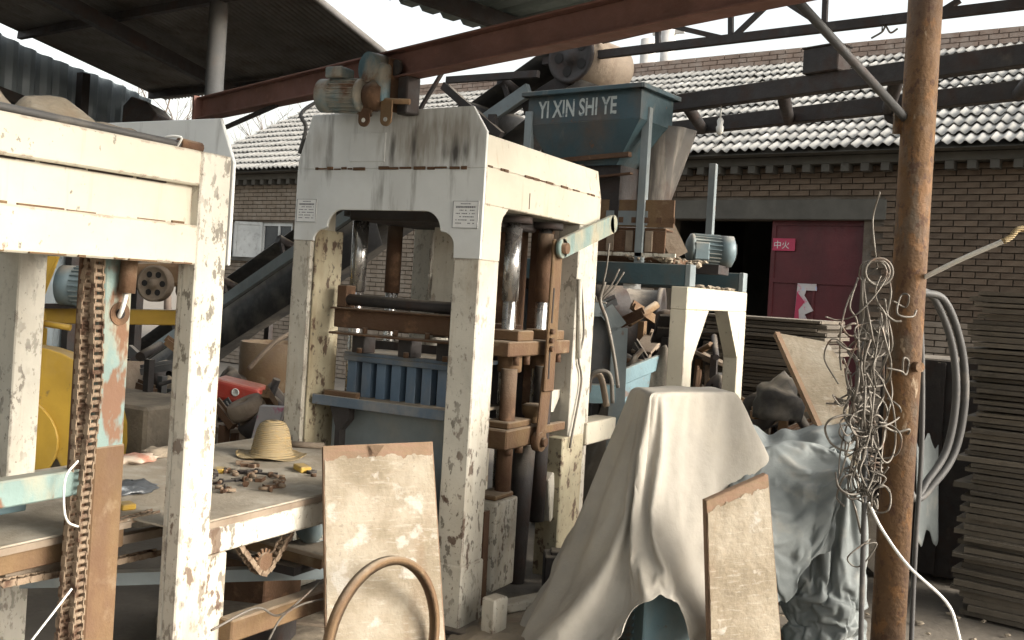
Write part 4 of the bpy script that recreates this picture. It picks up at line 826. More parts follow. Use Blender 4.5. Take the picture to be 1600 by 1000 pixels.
# turquoise arm and lower rails
q = MB(); a, b = onX(0, 768, CX), onX(124, 757, CX); q.box((CX-.06, 1.0, .885), (CX, 2.11, .965)); part('lift_arm', q, m_green, st, bevel=.005)
q = MB(); q.box((CX-.30, 1.0, .80), (CX-.24, 2.10, .87)); q.box((CX-.28, 1.0, .87), (CX-.06, 2.05, .878)); part('arm_shelf', q, m_cyan, st, bevel=.005)
q = MB(); q.tube(spline([onX(122, 720, CX+.04), onX(103, 745, CX+.05), onX(100, 790, CX+.05), onX(106, 815, CX+.05), onX(122, 823, CX+.04)], 8), .0035, 6); part('loose_string', q, m_rope, st)
q = MB(); q.tube(spline([onX(112, 920, CX+.05), onX(85, 955, CX+.06), onX(50, 1000, CX+.06), onX(20, 1040, CX+.06)], 8), .0035, 6); part('loose_string', q, m_rope, st)

# ---------------------------------------------------------------- table
TZ = .75
tb = thing('roller_table', 'dusty steel work table with cream apron joining stacker and press', 'table', (-3.05, 3.0, 0))
q = MB(); q.box((-3.62, 2.39, TZ-.006), (-2.495, 3.96, TZ)); q.box((-3.62, 1.15, TZ-.006), (-2.70, 2.3898, TZ)); part('table_top', q, m_deck, tb)
q = MB(); q.box((-2.53, 2.40, TZ-.028), (-2.488, 3.90, TZ-.0065)); q.box((-2.74, 1.15, TZ-.028), (-2.694, 2.38, TZ-.0065)); part('edge_strip', q, m_wood, tb)
q = MB(); q.box((-2.56, 2.50, .625), (-2.497, 3.93, TZ-.0285)); part('apron', q, m_chip, tb, bevel=.006)
q = MB(); q.box((-2.76, 1.15, .655), (-2.715, 2.37, TZ-.0285)); part('apron', q, m_orange, tb, bevel=.004)
q = MB(); q.box((-2.56, 2.505, 0), (-2.495, 2.635, .624)); part('leg', q, m_chip, tb, bevel=.005)
q = MB(); q.box((-2.56, 3.70, 0), (-2.50, 3.83, .624)); part('leg', q, m_chip, tb, bevel=.005)
q = MB(); q.box((-3.62, 2.5, 0), (-3.55, 2.63, .74)); part('leg', q, m_chip, tb); q = MB(); q.box((-3.62, 3.75, 0), (-3.55, 3.88, .74)); part('leg', q, m_chip, tb)
q = MB(); q.box((-2.75, 1.2, 0), (-2.70, 1.27, .60)); part('leg', q, m_yellow, tb)
a = onX(350, 985, -2.47); b = onX(512, 930, -2.47)
q = MB(); q.bar(a, a+(b-a)*2.2, .07, .08); part('lower_rail', q, m_orange, tb, bevel=.006)
q = MB(); q.bar((-3.5, 2.4, .38), (-2.62, 3.5, .34), .05, .05); part('brace', q, m_greyblue, tb)
q = MB(); q.bar((-3.2, 3.1, .52), (-2.55, 3.25, .44), .05, .04); part('brace', q, m_orange, tb)
chain('chain', [onX(0, 862, -2.72), onX(80, 842, -2.72), onX(245, 800, -2.72)], tb, (1,0,0))
chain('chain', [onX(0, 912, -2.74), onX(100, 893, -2.74), onX(250, 862, -2.74)], tb, (1,0,0))
q = MB(); q.bar(onX(0, 880, -2.76), onX(250, 830, -2.76), .04, .03); q.bar(onX(0, 900, -2.80), onX(120, 880, -2.80), .05, .06); part('chain_rail', q, m_wood, tb)
# motor with sprocket below the table
tmot = thing('drive_motor', 'dusty geared drive motor with sprocket bolted below the table', 'motor', (-2.75, 3.35, .4))
sp_ = onX(410, 880, -2.56)
mmc = V((-2.80, 3.52, sp_.z-.0)); motor(tmot, mmc+V((0,.2,0)), (0, -1, 0), .30, .075, m_motor)
q = MB(); q.cyl(sp_+V((-.03,.02,0)), sp_+V((.0,.02,0)), .035, n=14); rr = .042
for i in range(14):
    t = 2*math.pi*i/14; q.obox(sp_+V((-.015,.02+.042*math.cos(t),.042*math.sin(t))), (.004,0,0), (0,.008*math.cos(t),.008*math.sin(t)), (0,-.005*math.sin(t),.005*math.cos(t)))
part('sprocket', q, m_orange, tmot); q = MB(); q.cyl(sp_+V((-.24,.02,0)), sp_+V((-.03,.02,0)), .018, n=12); part('shaft', q, m_dark, tmot)
q = MB(); q.box((-2.90, 3.15, sp_.z-.12), (-2.62, 3.60, sp_.z-.085)); part('mount_plate', q, m_dark, tmot)
sy = sp_.y+.02
chain('chain', [(-2.575, sy-.18, sp_.z+.13), (-2.575, sy-.035, sp_.z-.028), (-2.575, sy, sp_.z-.048), (-2.575, sy+.035, sp_.z-.028), (-2.575, sy+.18, sp_.z+.13)], tmot, (1,0,0))
# ---------------------------------------------------------------- things lying on the table
hatp = onZ(424, 713, TZ)
ht_ = thing('straw_hat', 'woven straw hat with wide brim lying on the dusty table', 'hat', hatp)
q = MB()
prof = [(.165,.004),(.150,.002),(.125,.004),(.105,.010),(.096,.022),(.090,.045),(.083,.075),(.074,.105),(.060,.126),(.040,.136),(.015,.139),(.0005,.139)]
def hatf(u, v):
    k_ = v*(len(prof)-1); i = min(int(k_), len(prof)-2); t = k_-i; r = prof[i][0]*(1-t)+prof[i+1][0]*t; z = prof[i][1]*(1-t)+prof[i+1][1]*t; a = 2*math.pi*u
    z += .012*max(0, (r-.10)/.065)*math.sin(2*a+.6)**2+.0015*math.sin(v*150)*(r < .1)
    return hatp+V((r*math.cos(a), r*math.sin(a)*1.0, z*1.22))
q.grid(48, 60, hatf, wrap=True); part('straw_body', q, m_straw, ht_, solid=.003)
q = MB()
for k_ in range(8):
    r = .094-.0045*k_; z = .024+.0125*k_
    q.lathe(hatp+V((0,0,z*1.22)), (0,0,1), [(-.004, r+.0005), (0, r+.0035), (.004, r+.0005)], 40)
part('plait', q, m_straw, ht_)
def lump(name, c, ext, mt, label, cat, seed=1, amp=.3, fr=6, sub=3, group=None, flat=True):
    bm = bmesh.new(); bmesh.ops.create_icosphere(bm, subdivisions=sub, radius=1); q = MB(); c = V(c)
    def w(v):
        n_ = noise.noise(V((v.x, v.y, v.z))*fr*.4+V((seed*7.1, seed, 0)))+.5*noise.noise(V((v.x, v.y, v.z))*fr+V((0, seed*3.3, 0))); s = 1+amp*n_; z = v.z*s
        if flat: z = max(z, -.55)+.55
        return c+V((v.x*s*ext[0], v.y*s*ext[1], z*ext[2]))
    q.add([w(v.co) for v in bm.verts], [[v.index for v in f.verts] for f in bm.faces], True); bm.free()
    return single(name, q, mt, label, cat, c, group)
lump('work_glove', onZ(208, 722, TZ), (.075, .10, .022), m_cloth, 'dirty red and grey work glove on the table near the yellow guard', 'glove', 2, .5, 5)
lump('rag', onZ(245, 714, TZ), (.05, .09, .030), m_sand, 'dusty crumpled rag beside the work glove', 'rag', 4, .5, 5)
lump('plastic_wrap', onZ(208, 768, TZ), (.07, .10, .024), m_foil, 'crumpled black plastic wrap on the table behind the chain column', 'wrapping', 6, .6, 7)
def tbox(px, py, L_, w_, h, ang, mt, name, label, cat, group=None):
    p = onZ(px, py, TZ); q = MB(); a = math.radians(ang); q.obox(p+UZ*h/2, V((math.cos(a), math.sin(a), 0))*L_/2, V((-math.sin(a), math.cos(a), 0))*w_/2, UZ*h/2); return single(name, q, mt, label, cat, p, group, bevel=.004)
tbox(197, 795, .05, .06, .022, 70, m_yellow, 'yellow_block', 'small yellow block near the table edge beside the chain column', 'block')
tbox(472, 736, .05, .10, .026, 60, m_yellow, 'torch', 'yellow tool grip lying on the table between hat and board', 'tool')
tbox(343, 738, .045, .06, .02, 30, m_yellow, 'yellow_clamp', 'yellow plastic clamp among the loose bolts', 'clamp')
p = onZ(470, 700, TZ); q = MB(); q.cyl(p+V((-.06,-.03,.016)), p+V((.10,.06,.016)), .016, n=12); single('pipe_piece', q, m_wood, 'short brown pipe piece behind the straw hat brim', 'pipe', p)
def wrench(px, py, ang, L_, label):
    p = onZ(px, py, TZ+.004); d = V((math.cos(math.radians(ang)), math.sin(math.radians(ang)), 0)); s_ = V((-d.y, d.x, 0)); w = thing('wrench', label, 'wrench', p, 'hand tools on the table')
    q = MB(); q.obox(p, d*L_/2, s_*.008, UZ*.004); part('handle', q, m_dark, w); q = MB()
    for e in (-1, 1):
        for sg in (-1, 1): q.obox(p+d*(e*(L_/2+.012))+s_*(.013*sg), d*.018, s_*.006, UZ*.006)
    part('jaw', q, m_dark, w)
wrench(392, 738, 20, .17, 'long dark spanner lying in front of the straw hat'); wrench(350, 752, 75, .10, 'short dark spanner lying by the yellow clamp')
rr = random.Random(21)
for i in range(16):
    px, py = rr.uniform(330, 450), rr.uniform(738, 778)
    if py > 815-(px-320)*.25-12: py -= 20
    p = onZ(px, py, TZ); a = rr.uniform(0, 6.28); d = V((math.cos(a), math.sin(a), 0)); b = thing('bolt', 'loose rusty hex bolt scattered on the dusty table', 'bolt', p, 'loose bolts on the table')
    L_ = rr.uniform(.02, .05); q = MB(); q.cyl(p+UZ*.012, p+UZ*.012+d*L_, .007, n=8); part('shank', q, m_chain, b); q = MB(); q.cyl(p+UZ*.012-d*.012, p+UZ*.012, .0135, n=6); part('head', q, m_rust if i % 3 else m_dark, b)
# ================================================================ BOARDS, TARP, SACKS
def slab(name, c00, c10, c11, c01, th, label, edge=True):   # four face corners (bl, br, tr, tl); thickness goes away from viewer
    c = [V(p) for p in (c00, c10, c11, c01)]; nn = (c[1]-c[0]).cross(c[3]-c[0]).normalized()
    if nn.dot(CAM-c[0]) < 0: nn = -nn
    base = (c[0]+c[1])/2; t = thing(name, label, 'board', base)
    nu, nv = 9, 15
    def f(u, v): return c[0].lerp(c[1], u).lerp(c[3].lerp(c[2], u), v)
    ew = .006
    q = MB(); rows = [(.012, .99), ]
    q.prism([f(.0, .0)-nn*.008, f(1, 0)-nn*.008, f(1, 1)-nn*.008, f(0, 1)-nn*.008], -nn*th); q.grid(9, 9, lambda u, v: f(u, v)+nn*.0005); part('sheet', q, m_plyedge, t, bevel=.002)
    q = MB(); rr = random.Random(hash(name+label[:5]) % 99)
    q.grid(nu*6, nv*6, lambda u, v: f(.010+.98*u+.006*noise.noise(V((u*3, v*40, 3)))*(1 if u in (0, 1) else 0), .006+(.945+.022*noise.noise(V((u*9, th*50, 7)))+.01*noise.noise(V((u*31, 1, 7))))*v)+nn*(.003+.0025*noise.noise(V((u*7, v*12, th*99))))); part('cement_face', q, m_ply, t)
    return t
bdA = slab('pallet_board', atD(511, 1122, 3.62), atD(702, 1098, 3.80), atD(676, 690, 4.05), atD(505, 697, 3.85), .022, 'large cement-crusted plywood board leaning against the table with a hoop before it')
q = MB(); a = atD(588, 704, 3.92); q.prism([a-_r*.03+UZ*.02, a+_r*.03+UZ*.022, a-UZ*.025-_f*.015], _f*.003); part('patch', q, m_plyedge, bdA)
# hoop
hc_ = onY(600, 962, 3.44); t1_ = (onY(601, 868, 3.53)-hc_); rad = .31
hx = (_r*.55+_f*.83).normalized()
# tilt hoop to lean on board
hz = (_f*.12+UZ).normalized(); hx = (hx-hz*hx.dot(hz)).normalized(); hn = hx.cross(hz)
hoop = MB(); prof = [(-.014, rad-.03), (-.014, rad), (.014, rad), (.014, rad-.03), (.008, rad-.012), (-.008, rad-.012), (-.014, rad-.03)]
hcz = hz*rad; hb_ = atD(592, 1110, 3.52); hb_.z = 0; hoop.lathe(hb_+hcz*1.0, hn, prof, 64)
single('iron_hoop', hoop, m_orange, 'flat ochre iron hoop propped against the large plywood board', 'hoop', hb_)
bdB = slab('pallet_board', onZ(1112, 1085, .0), onZ(1226, 1072, .0), atD(1200, 741, 4.05), atD(1104, 783, 3.98), .024, 'narrow plywood board leaning on the white tarp beside the sacks')
bc = [atD(1308, 700, 5.2), atD(1330, 690, 5.2), atD(1290, 534, 5.75), atD(1216, 520, 5.7)]
t = thing('offcut_board', 'pale wedge-shaped board leaning behind the wire tangle', 'board', atD(1300, 760, 5.2))
q = MB(); nn = (bc[1]-bc[0]).cross(bc[3]-bc[0]).normalized(); nn = nn if nn.dot(CAM-bc[0]) > 0 else -nn
pts = [atD(1316, 740, 5.15), atD(1340, 740, 5.15), atD(1318, 570, 5.62), atD(1292, 534, 5.72), atD(1216, 520, 5.76)]; q.prism(pts, -nn*.03); part('sheet', q, m_ply, t, bevel=.002)
q = MB(); q.bar(atD(1213, 521, 5.75), atD(1313, 742, 5.14), .03, .03); part('edge_strip', q, m_plyedge, t)
# ---------------------------------------------------------------- cloth that settles under its own weight
def settle(name, fn, res, wrap, pin, mt, label, cat, loc, coll, grow, frames, bend=.25, bevelless=True):
    q = MB(); q.grid(res[0], res[1], fn, wrap=wrap); me = q.mesh(name); n0_ = len(me.vertices)
    w_ = [1.0 if pin((i//res[1])/(res[0] if wrap else res[0]-1), (i % res[1])/(res[1]-1)) else 0.0 for i in range(n0_)]
    bm = bmesh.new(); bm.from_mesh(me); ly_ = bm.verts.layers.float.new('pw')
    bm.verts.ensure_lookup_table()
    for i in range(n0_): bm.verts[i][ly_] = w_[i]
    bmesh.ops.remove_doubles(bm, verts=bm.verts, dist=.0015); bm.verts.ensure_lookup_table(); wts = [v[ly_] for v in bm.verts]; bm.to_mesh(me); bm.free()
    o = bpy.data.objects.new(name, me); COL.objects.link(o); vg = o.vertex_groups.new(name='pin')
    for i, x in enumerate(wts):
        if x > .5: vg.add([i], 1.0, 'REPLACE')
    tmp = []
    for c, ex, ey, ez in coll:
        b = MB(); ex, ey, ez = V(ex), V(ey), V(ez); b.obox(c, ex, ey, ez if ex.cross(ey).dot(ez) > 0 else -ez); cm_ = b.mesh('support'); bmn = bmesh.new(); bmn.from_mesh(cm_); bmesh.ops.recalc_face_normals(bmn, faces=bmn.faces); bmn.to_mesh(cm_); bmn.free(); co = bpy.data.objects.new('support', cm_); COL.objects.link(co); co.modifiers.new('c', 'COLLISION'); co.collision.thickness_outer = .006; co.collision.cloth_friction = 25; tmp.append(co)
    cl = o.modifiers.new('cloth', 'CLOTH'); st_ = cl.settings; st_.quality = 7; st_.mass = .12; st_.tension_stiffness = 25; st_.compression_stiffness = 25; st_.shear_stiffness = 8; st_.bending_stiffness = bend; st_.air_damping = 3; st_.vertex_group_mass = 'pin'; st_.shrink_min = grow
    cl.collision_settings.distance_min = .006; cl.collision_settings.use_self_collision = False; cl.point_cache.frame_start = 1; cl.point_cache.frame_end = frames+2
    for f in range(1, frames+1): scene.frame_set(f)
    dg = bpy.context.evaluated_depsgraph_get(); res_ = bpy.data.meshes.new_from_object(o.evaluated_get(dg)); scene.frame_set(1)
    bpy.data.objects.remove(o)
    for co in tmp: bpy.data.objects.remove(co)
    off = V(loc)
    for v in res_.vertices: v.co -= off
    res_.materials.clear(); res_.materials.append(mt); res_.polygons.foreach_set('use_smooth', [True]*len(res_.polygons)); res_.update(); res_.name = name
    o = bpy.data.objects.new(name, res_); COL.objects.link(o); o.location = off; mods(o, 0, 1, .003, 1); return tag(o, label, cat)
# ---------------------------------------------------------------- covered cabinet
TZt = 1.20
N_, Lc, Rc = onZ(1014, 614, TZt), onZ(986, 604, TZt), onZ(1152, 613, TZt)
Av, Bv = Lc-N_, Rc-N_; An, Bn = Av.normalized(), Bv.normalized(); la, lb = Av.length, Bv.length; tcen = N_+Av*.5+Bv*.5; tcen.z = 0
cab = thing('control_cabinet', 'blue steel cabinet with louvres peeping out under the white tarp', 'cabinet', tcen)
c0_ = N_+An*.13+Bn*(lb*.5)
q = MB(); q.obox((c0_.x, c0_.y, .21), An*.15, Bn*(lb*.5-.04), UZ*.21); q.obox((tcen.x, tcen.y, .79), An*max(.02, la*.5-.045), Bn*(lb*.5-.08), UZ*.38); part('body', q, m_cyan, cab, bevel=.01)
fn = -Bn; f0 = c0_-Bn*(lb*.5-.04)
for i in range(10):
    z = .06+.032*i; a = V((f0.x, f0.y, z))-An*.02; q = MB(); q.prism([a, a+fn*.016+UZ*.004, a+UZ*.022], An*.16); part('louvre', q, m_cyan, cab)
# tarp: rings from the top quad down to an uneven hem
tops = [Lc+Bv*.7, Lc+Bv*.3, Lc+Bv*.08, Lc, Lc.lerp(N_, .3), Lc.lerp(N_, .55), Lc.lerp(N_, .8), N_, N_+Bv*.10, N_+Bv*.24, N_+Bv*.46, N_+Bv*.75, Rc, Rc+Av*.6, Rc+Av]
hem = [atD(900, 820, 5.0), atD(838, 930, 4.75), onZ(790, 1012, .0), onZ(826, 1052, .0), onZ(895, 1075, .0), onZ(945, 1070, .02), atD(962, 1010, 4.06), atD(985, 955, 4.06), atD(1030, 930, 4.06), atD(1058, 945, 4.08), atD(1085, 1010, 4.18), atD(1135, 985, 4.35), atD(1197, 740, 4.72), atD(1205, 705, 5.15), atD(1080, 740, 5.5)]
def loop(P, u):
    n = len(P); k_ = u*n; i = int(k_) % n; t = k_-int(k_); a, b, c, d = P[i-1], P[i], P[(i+1) % n], P[(i+2) % n]
    return .5*((2*b)+(c-a)*t+(2*a-5*b+4*c-d)*t*t+(3*b-a-3*c+d)*t**3)
def lin(P, u):
    n = len(P); k_ = u*n; i = int(k_) % n; return P[i].lerp(P[(i+1) % n], k_-int(k_))
def tarpf(u, v):
    T = lin(tops, u); Hm = loop(hem, u)*.6+lin(hem, u)*.4
    if v < .10:
        k_ = v/.10; p = (tcen+UZ*(TZt+.004)).lerp(T, k_); return p+UZ*(.006*noise.noise(V((p.x*6, p.y*6, 1))))
    s = (v-.10)/.90; p = T.lerp(Hm, s); out = V((p.x-tcen.x, p.y-tcen.y, 0)).normalized(); e = min(1, s*4)
    sag = .03*math.sin(math.pi*s**.6)
    n1_ = noise.noise(V((u*11+4, s*1.3, 0))); n2 = noise.noise(V((u*26, s*2.2, 5)))
    fold = .060*s*n1_+.030*s*n2+.022*s*(.4-abs(noise.noise(V((u*17, s*1.5, 9)))))*2
    cr = 1.5*.024*(.35-abs(noise.noise(V((p.x*4+9, p.y*4, p.z*4)))))+.014*noise.noise(V((p.x*9, p.y*9, p.z*7)))+.022*(.3-abs(noise.noise(V((p.x*13, p.y*13+3, p.z*8)))))
    hollow = -.02*math.exp(-((u-.50)/.045)**2)*max(0, s-.35)          # deep fold below the near corner
    p = p+out*(sag+.32*fold+hollow+.75*cr*e); p.z = max(p.z+.035*noise.noise(V((u*24, s*4, 3)))*s, .006+.004*math.sin(u*90)); return p
COLL = [((c0_.x, c0_.y, .20), An*.15, Bn*(lb*.5-.04), UZ*.21), ((tcen.x, tcen.y, .79), An*max(.02, la*.5-.045), Bn*(lb*.5-.08), UZ*.38), ((-2, 4, -.05), V((6,0,0)), V((0,6,0)), V((0,0,.05)))]
settle('tarp', lambda u, v: tarpf(u, v), (150, 64), True, lambda u, v: v < .11 or (v > .985 and (int(u*150) % 10) < 3), m_tarp, 'dusty off-white tarp draped over the blue cabinet', 'tarp', (tcen.x, tcen.y, TZt), COLL, -.014, 22, 6.0)
# ---------------------------------------------------------------- plastic sacks and sheets
def sackbody(name, c, rx, ry, H_, lean, label, seed):
    c = V(c); o = V((seed*3.1, seed*1.7, 0))
    def f(u, v):
        a = 2*math.pi*u; d = V((math.cos(a), math.sin(a), 0)); s = v
        if v > .86: t = (v-.86)/.14; z = H_*(.94+.06*math.sin(t*1.57)); rr_ = (1-t)*.86+.001
        else: t = v/.86; z = H_*.94*t; rr_ = .92+.16*math.sin(t*2.6)-.14*t
        k_ = .20*noise.noise(V((d.x*1.5, d.y*1.5, t*.9 if v < .86 else .9))+o)+.13*(.35-abs(noise.noise(V((d.x*3.1, d.y*3.1, z*1.4))+o)))+.07*(.3-abs(noise.noise(V((d.x*6+z*3, d.y*6, z*3))+o)))+.035*(.3-abs(noise.noise(V((d.x*12, d.y*12+z*5, z*7))+o)))
        rr_ *= 1+k_*(1 if v > .02 else .6)
        return c+V((d.x*rx*rr_, d.y*ry*rr_, z+.03*noise.noise(V((d.x*2, d.y*2, z*3))+o)*v))+V((lean[0], lean[1], 0))*(z/H_)**1.5
    cl_ = []
    for k_ in range(4):
        t = .1+.22*k_; ww = .60*(1-.12*k_); cl_.append((c+V((lean[0], lean[1], 0))*t**1.5+UZ*(H_*t), V((rx*ww,0,0)), V((0,ry*ww,0)), UZ*(H_*.13)))
    cl_.append(((c.x, c.y, -.05), V((3,0,0)), V((0,3,0)), V((0,0,.05))))
    return settle(name, f, (110, 70), True, lambda u, v: v < .03 or (v > .97), m_bag, label, 'sack', c, cl_, -.06, 22, 1.2)
sa = onZ(1284, 1010, 0); sackbody('plastic_sack', (sa.x, sa.y, 0), .19, .23, .93, (.0, .06), 'tall blue grey plastic sack standing between tarp and rusty column', 1)
sb = onZ(1235, 935, 0); sackbody('plastic_sack', (sb.x, sb.y+.12, 0), .25, .27, .84, (-.02, .05), 'slumped blue grey plastic sack behind the narrow plywood board', 4)
# draped sheet over the sacks, folded tongue hanging to a point
P0 = [(1132, 748), (1190, 700), (1262, 690), (1330, 718)]; dep = [4.55, 4.75, 4.8, 4.6]
P1 = [(1150, 770), (1200, 745), (1268, 722), (1332, 742)]; P2 = [(1206, 800), (1222, 830), (1255, 820), (1300, 800)]; P3 = [(1226, 915), (1233, 918), (1250, 860), (1280, 850)]
def shf(u, v):
    rows = [P0, P1, P2, P3]; dd = [[4.62, 4.75, 4.8, 4.62], [4.40, 4.5, 4.55, 4.45], [4.28, 4.34, 4.44, 4.42], [4.28, 4.33, 4.42, 4.44]]
    cols = [spline([atD(*rows[j][i], dd[j][i]) for i in range(4)], 8) for j in range(4)]
    k_ = u*24; i = min(int(k_), 23); pts = [c[i].lerp(c[i+1], k_-i) for c in cols]
    sp2 = spline(pts, 8); k2 = v*24; j = min(int(k2), 23); p = sp2[j].lerp(sp2[j+1], k2-j)
    return p+_f*(.03*noise.noise(p*9)+.014*math.sin(u*26+3*v)+.012*noise.noise(p*22))
settle('plastic_sheet', shf, (70, 56), False, lambda u, v: v < .04 or (u > .97 and v < .5) or (u < .03 and v < .4), m_bag, 'pale plastic sheet draped over the sacks with a pointed tongue', 'sheet', atD(1230, 800, 4.4), [], -.04, 12, 1.0)
# low concrete debris by the tarp
sl_ = atD(1215, 690, 5.1)
q = MB(); q.grid(30, 24, lambda u, v: atD(1165+180*u, 668+6*math.sin(u*6)+48*v, 5.35-.55*v)+UZ*(.02*noise.noise(V((u*7, v*5, 0)))+.012*math.sin(u*23))); single('folded_sheet', q, m_bag, 'blue grey folded plastic sheet lying over the heap behind the sacks', 'sheet', atD(1240, 690, 5.1), solid=.004)
# ---------------------------------------------------------------- wire tangle on the column
wt = thing('wire_tangle', 'tangled bundle of rusty wire hanging from the steel column', 'wire', (cp.x-.10, cp.y-.08, .4))
WD_ = (cp-CAM).dot(_f)-.10
def wp(px, py, dz=0): return atD(px, py, WD_+dz)
wr = random.Random(31)
strands = [[(1375, 300), (1364, 340), (1366, 380), (1371, 418)], [(1371, 418), (1350, 440), (1362, 520), (1368, 560), (1350, 640), (1340, 720)], [(1290, 495), (1312, 500), (1340, 490), (1372, 455), (1390, 420), (1372, 408), (1348, 412), (1344, 435), (1366, 445)],
  [(1385, 425), (1392, 460), (1380, 520), (1392, 570), (1382, 600), (1345, 605)], [(1395, 470), (1415, 480), (1420, 462), (1408, 462), (1402, 490), (1425, 495), (1432, 485)], [(1372, 480), (1395, 500), (1408, 502)], [(1312, 505), (1330, 525), (1372, 510)], [(1310, 600), (1288, 560), (1300, 530), (1325, 545), (1345, 590), (1340, 640)], [(1410, 585), (1412, 560), (1420, 565), (1416, 585), (1408, 580), (1385, 575)],
  [(1345, 640), (1380, 720), (1398, 700), (1396, 640), (1380, 600)], [(1330, 620), (1345, 700), (1370, 745), (1365, 752), (1330, 740)], [(1358, 735), (1384, 748), (1358, 770), (1330, 780), (1322, 765), (1350, 785), (1372, 772)], [(1318, 560), (1330, 600), (1320, 650), (1340, 690), (1325, 755)], [(1350, 850), (1370, 850), (1350, 880), (1335, 885), (1325, 870), (1360, 842)], [(1328, 690), (1312, 745), (1316, 690), (1345, 600)]]
for k_ in range(14):               # long hanging lengths
    x, y = wr.uniform(1338, 1384), wr.uniform(425, 600); s_ = []; dr_ = wr.uniform(-5, 1)
    for _ in range(wr.randint(5, 9)):
        s_.append((x, y)); x = min(1394, max(1312, x+dr_+wr.uniform(-15, 15))); y += wr.uniform(22, 48)
    strands.append(s_)
for k_ in range(20):               # open loops caught in the bundle
    x, y, r_ = wr.uniform(1322, 1378), wr.uniform(500, 790), wr.uniform(12, 30); a0 = wr.uniform(0, 6.28); sq = wr.uniform(.5, 1.3); n_ = wr.randint(7, 10)
    strands.append([(x+r_*sq*math.cos(a0+i*.85)+wr.uniform(-3,3), y+r_*math.sin(a0+i*.85)+wr.uniform(-3,3)) for i in range(n_)])
for k_ in range(14):               # kinked cut ends
    x, y = wr.uniform(1318, 1380), wr.uniform(560, 800); s_ = [(x, y)]
    for _ in range(3): x += wr.uniform(-26, 26); y += wr.uniform(-22, 26); s_.append((x, y))
    strands.append(s_)
for s_ in strands:
    q = MB(); q.tube(spline([wp(x, y, wr.uniform(-.07, .05)) for x, y in s_], 7), wr.choice((.0034, .0042, .005)), 6); part('wire', q, m_wire, wt)
for k_ in range(3):
    q = MB(); cc_ = wp(1368, 425, .0); q.lathe(cc_-_f*(.02*k_), _f, [(0, .040+.006*k_), (.006, .046+.006*k_), (0, .052+.006*k_), (-.006, .046+.006*k_), (0, .040+.006*k_)], 24); part('coil', q, m_wire, wt)
for k_ in range(9):
    x, y = wr.uniform(1322, 1368), wr.uniform(590, 800); q = MB(); c_ = wp(x, y, -.03); d_ = V((wr.uniform(-1,1), wr.uniform(-1,1), wr.uniform(-1,1))).normalized()
    for j in range(4): q.lathe(c_+d_*(.008*j), d_, [(0,.010),(.003,.013),(0,.016),(-.003,.013),(0,.010)], 12)
    part('twist', q, m_wire, wt)
q = MB(); q.tube([wp(1352, 700, .0), wp(1350, 800, .02), wp(1345, 1000, .02), wp(1344, 1050, .02)], .012, 8); part('flex_pipe', q, m_hose, wt)
# ropes
q = MB(); q.tube(spline([atD(1437, 437, 4.33), atD(1500, 406, 4.1), atD(1574, 374, 3.9)], 8), .011, 8); rp = thing('rope', 'white rope stretched from the steel column to the right', 'rope', atD(1437, 437, 4.33)); part('cord', q, m_rope, rp)
q = MB(); q.tube(spline([atD(1568, 377, 3.9), atD(1580, 370, 3.9), atD(1592, 358, 3.9), atD(1620, 356, 3.9), atD(1700, 330, 3.9)], 6), .012, 8); part('yellow_binding', q, m_straw, rp)
q = MB(); q.tube(spline([atD(1357, 785, 4.25), atD(1380, 830, 4.2), atD(1420, 885, 4.1), atD(1478, 940, 4.05), atD(1496, 985, 4.05), atD(1510, 1060, 4.05)], 8), .0065, 8); single('tail_rope', q, m_rope, 'thin white rope trailing from the wire tangle down to the floor', 'rope', atD(1420, 885, 4.1))
q = MB(); q.tube(spline([atD(1436, 468, 4.45), atD(1441, 560, 4.47), atD(1440, 700, 4.47), atD(1430, 860, 4.47), atD(1424, 1000, 4.47), atD(1424, 1052, 4.47)], 8), .011, 10); single('drop_hose', q, m_hose, 'straight grey hose running down beside the rusty column', 'hose', atD(1424, 1050, 4.47))
for k_, dx in ((0, 0), (1, 14)):
    q = MB(); q.tube(spline([atD(1436, 452+4*k_, 4.9), atD(1462+dx, 470, 4.95), atD(1488+dx, 540, 5.0), atD(1494+dx, 620, 5.0), atD(1480+dx, 700, 5.0), atD(1450+dx, 750, 4.95), atD(1425, 775, 4.9), atD(1400, 650, 4.9), atD(1410, 500, 4.9), atD(1436, 452+4*k_, 4.9)], 8), .019, 10); single('hose_coil', q, m_hose, ['thick black hose loop hanging behind the steel column, inner turn', 'thick black hose loop hanging behind the steel column, outer turn'][k_], 'hose', atD(1450, 770, 4.95), 'hose loops behind the column')
# ---------------------------------------------------------------- stacks of weathered pallet boards
def stack(c, ax, L_, W_, n, th, seed, label, group):
    rr = random.Random(seed); a = V((math.cos(ax), math.sin(ax), 0)); z = 0; s_ = V((-a.y, a.x, 0))
    q = MB(); q.obox((0,0,0), a*L_/2, s_*W_/2, UZ*th*.42); me = q.mesh('pallet'); me.materials.append(m_pallet)
    q = MB(); q.obox((0,0,0), a*L_/2, s_*W_/2, UZ*th*.30); q.obox(V((0,0,-th*.0))+a*L_*.0, a*L_*.505, s_*W_*.46, UZ*th*.42); me2 = q.mesh('pallet'); me2.materials.append(m_pallet)
    for i in range(n):
        o = bpy.data.objects.new('pallet', me if rr.random() < .6 else me2); COL.objects.link(o)
        o.location = V(c)+a*rr.uniform(-.04, .04)+s_*rr.uniform(-.02, .02)+UZ*(th*(i+.46)); o.rotation_euler = (rr.uniform(-.005,.005), rr.uniform(-.006,.006), rr.uniform(-.04, .04)); o.scale = (rr.uniform(.96, 1.03), rr.uniform(.95, 1.03), rr.uniform(.85, 1.16))
        tag(o, label if 0 < i < n-1 else ('topmost ' if i else 'lowest ')+label, 'pallet', group)
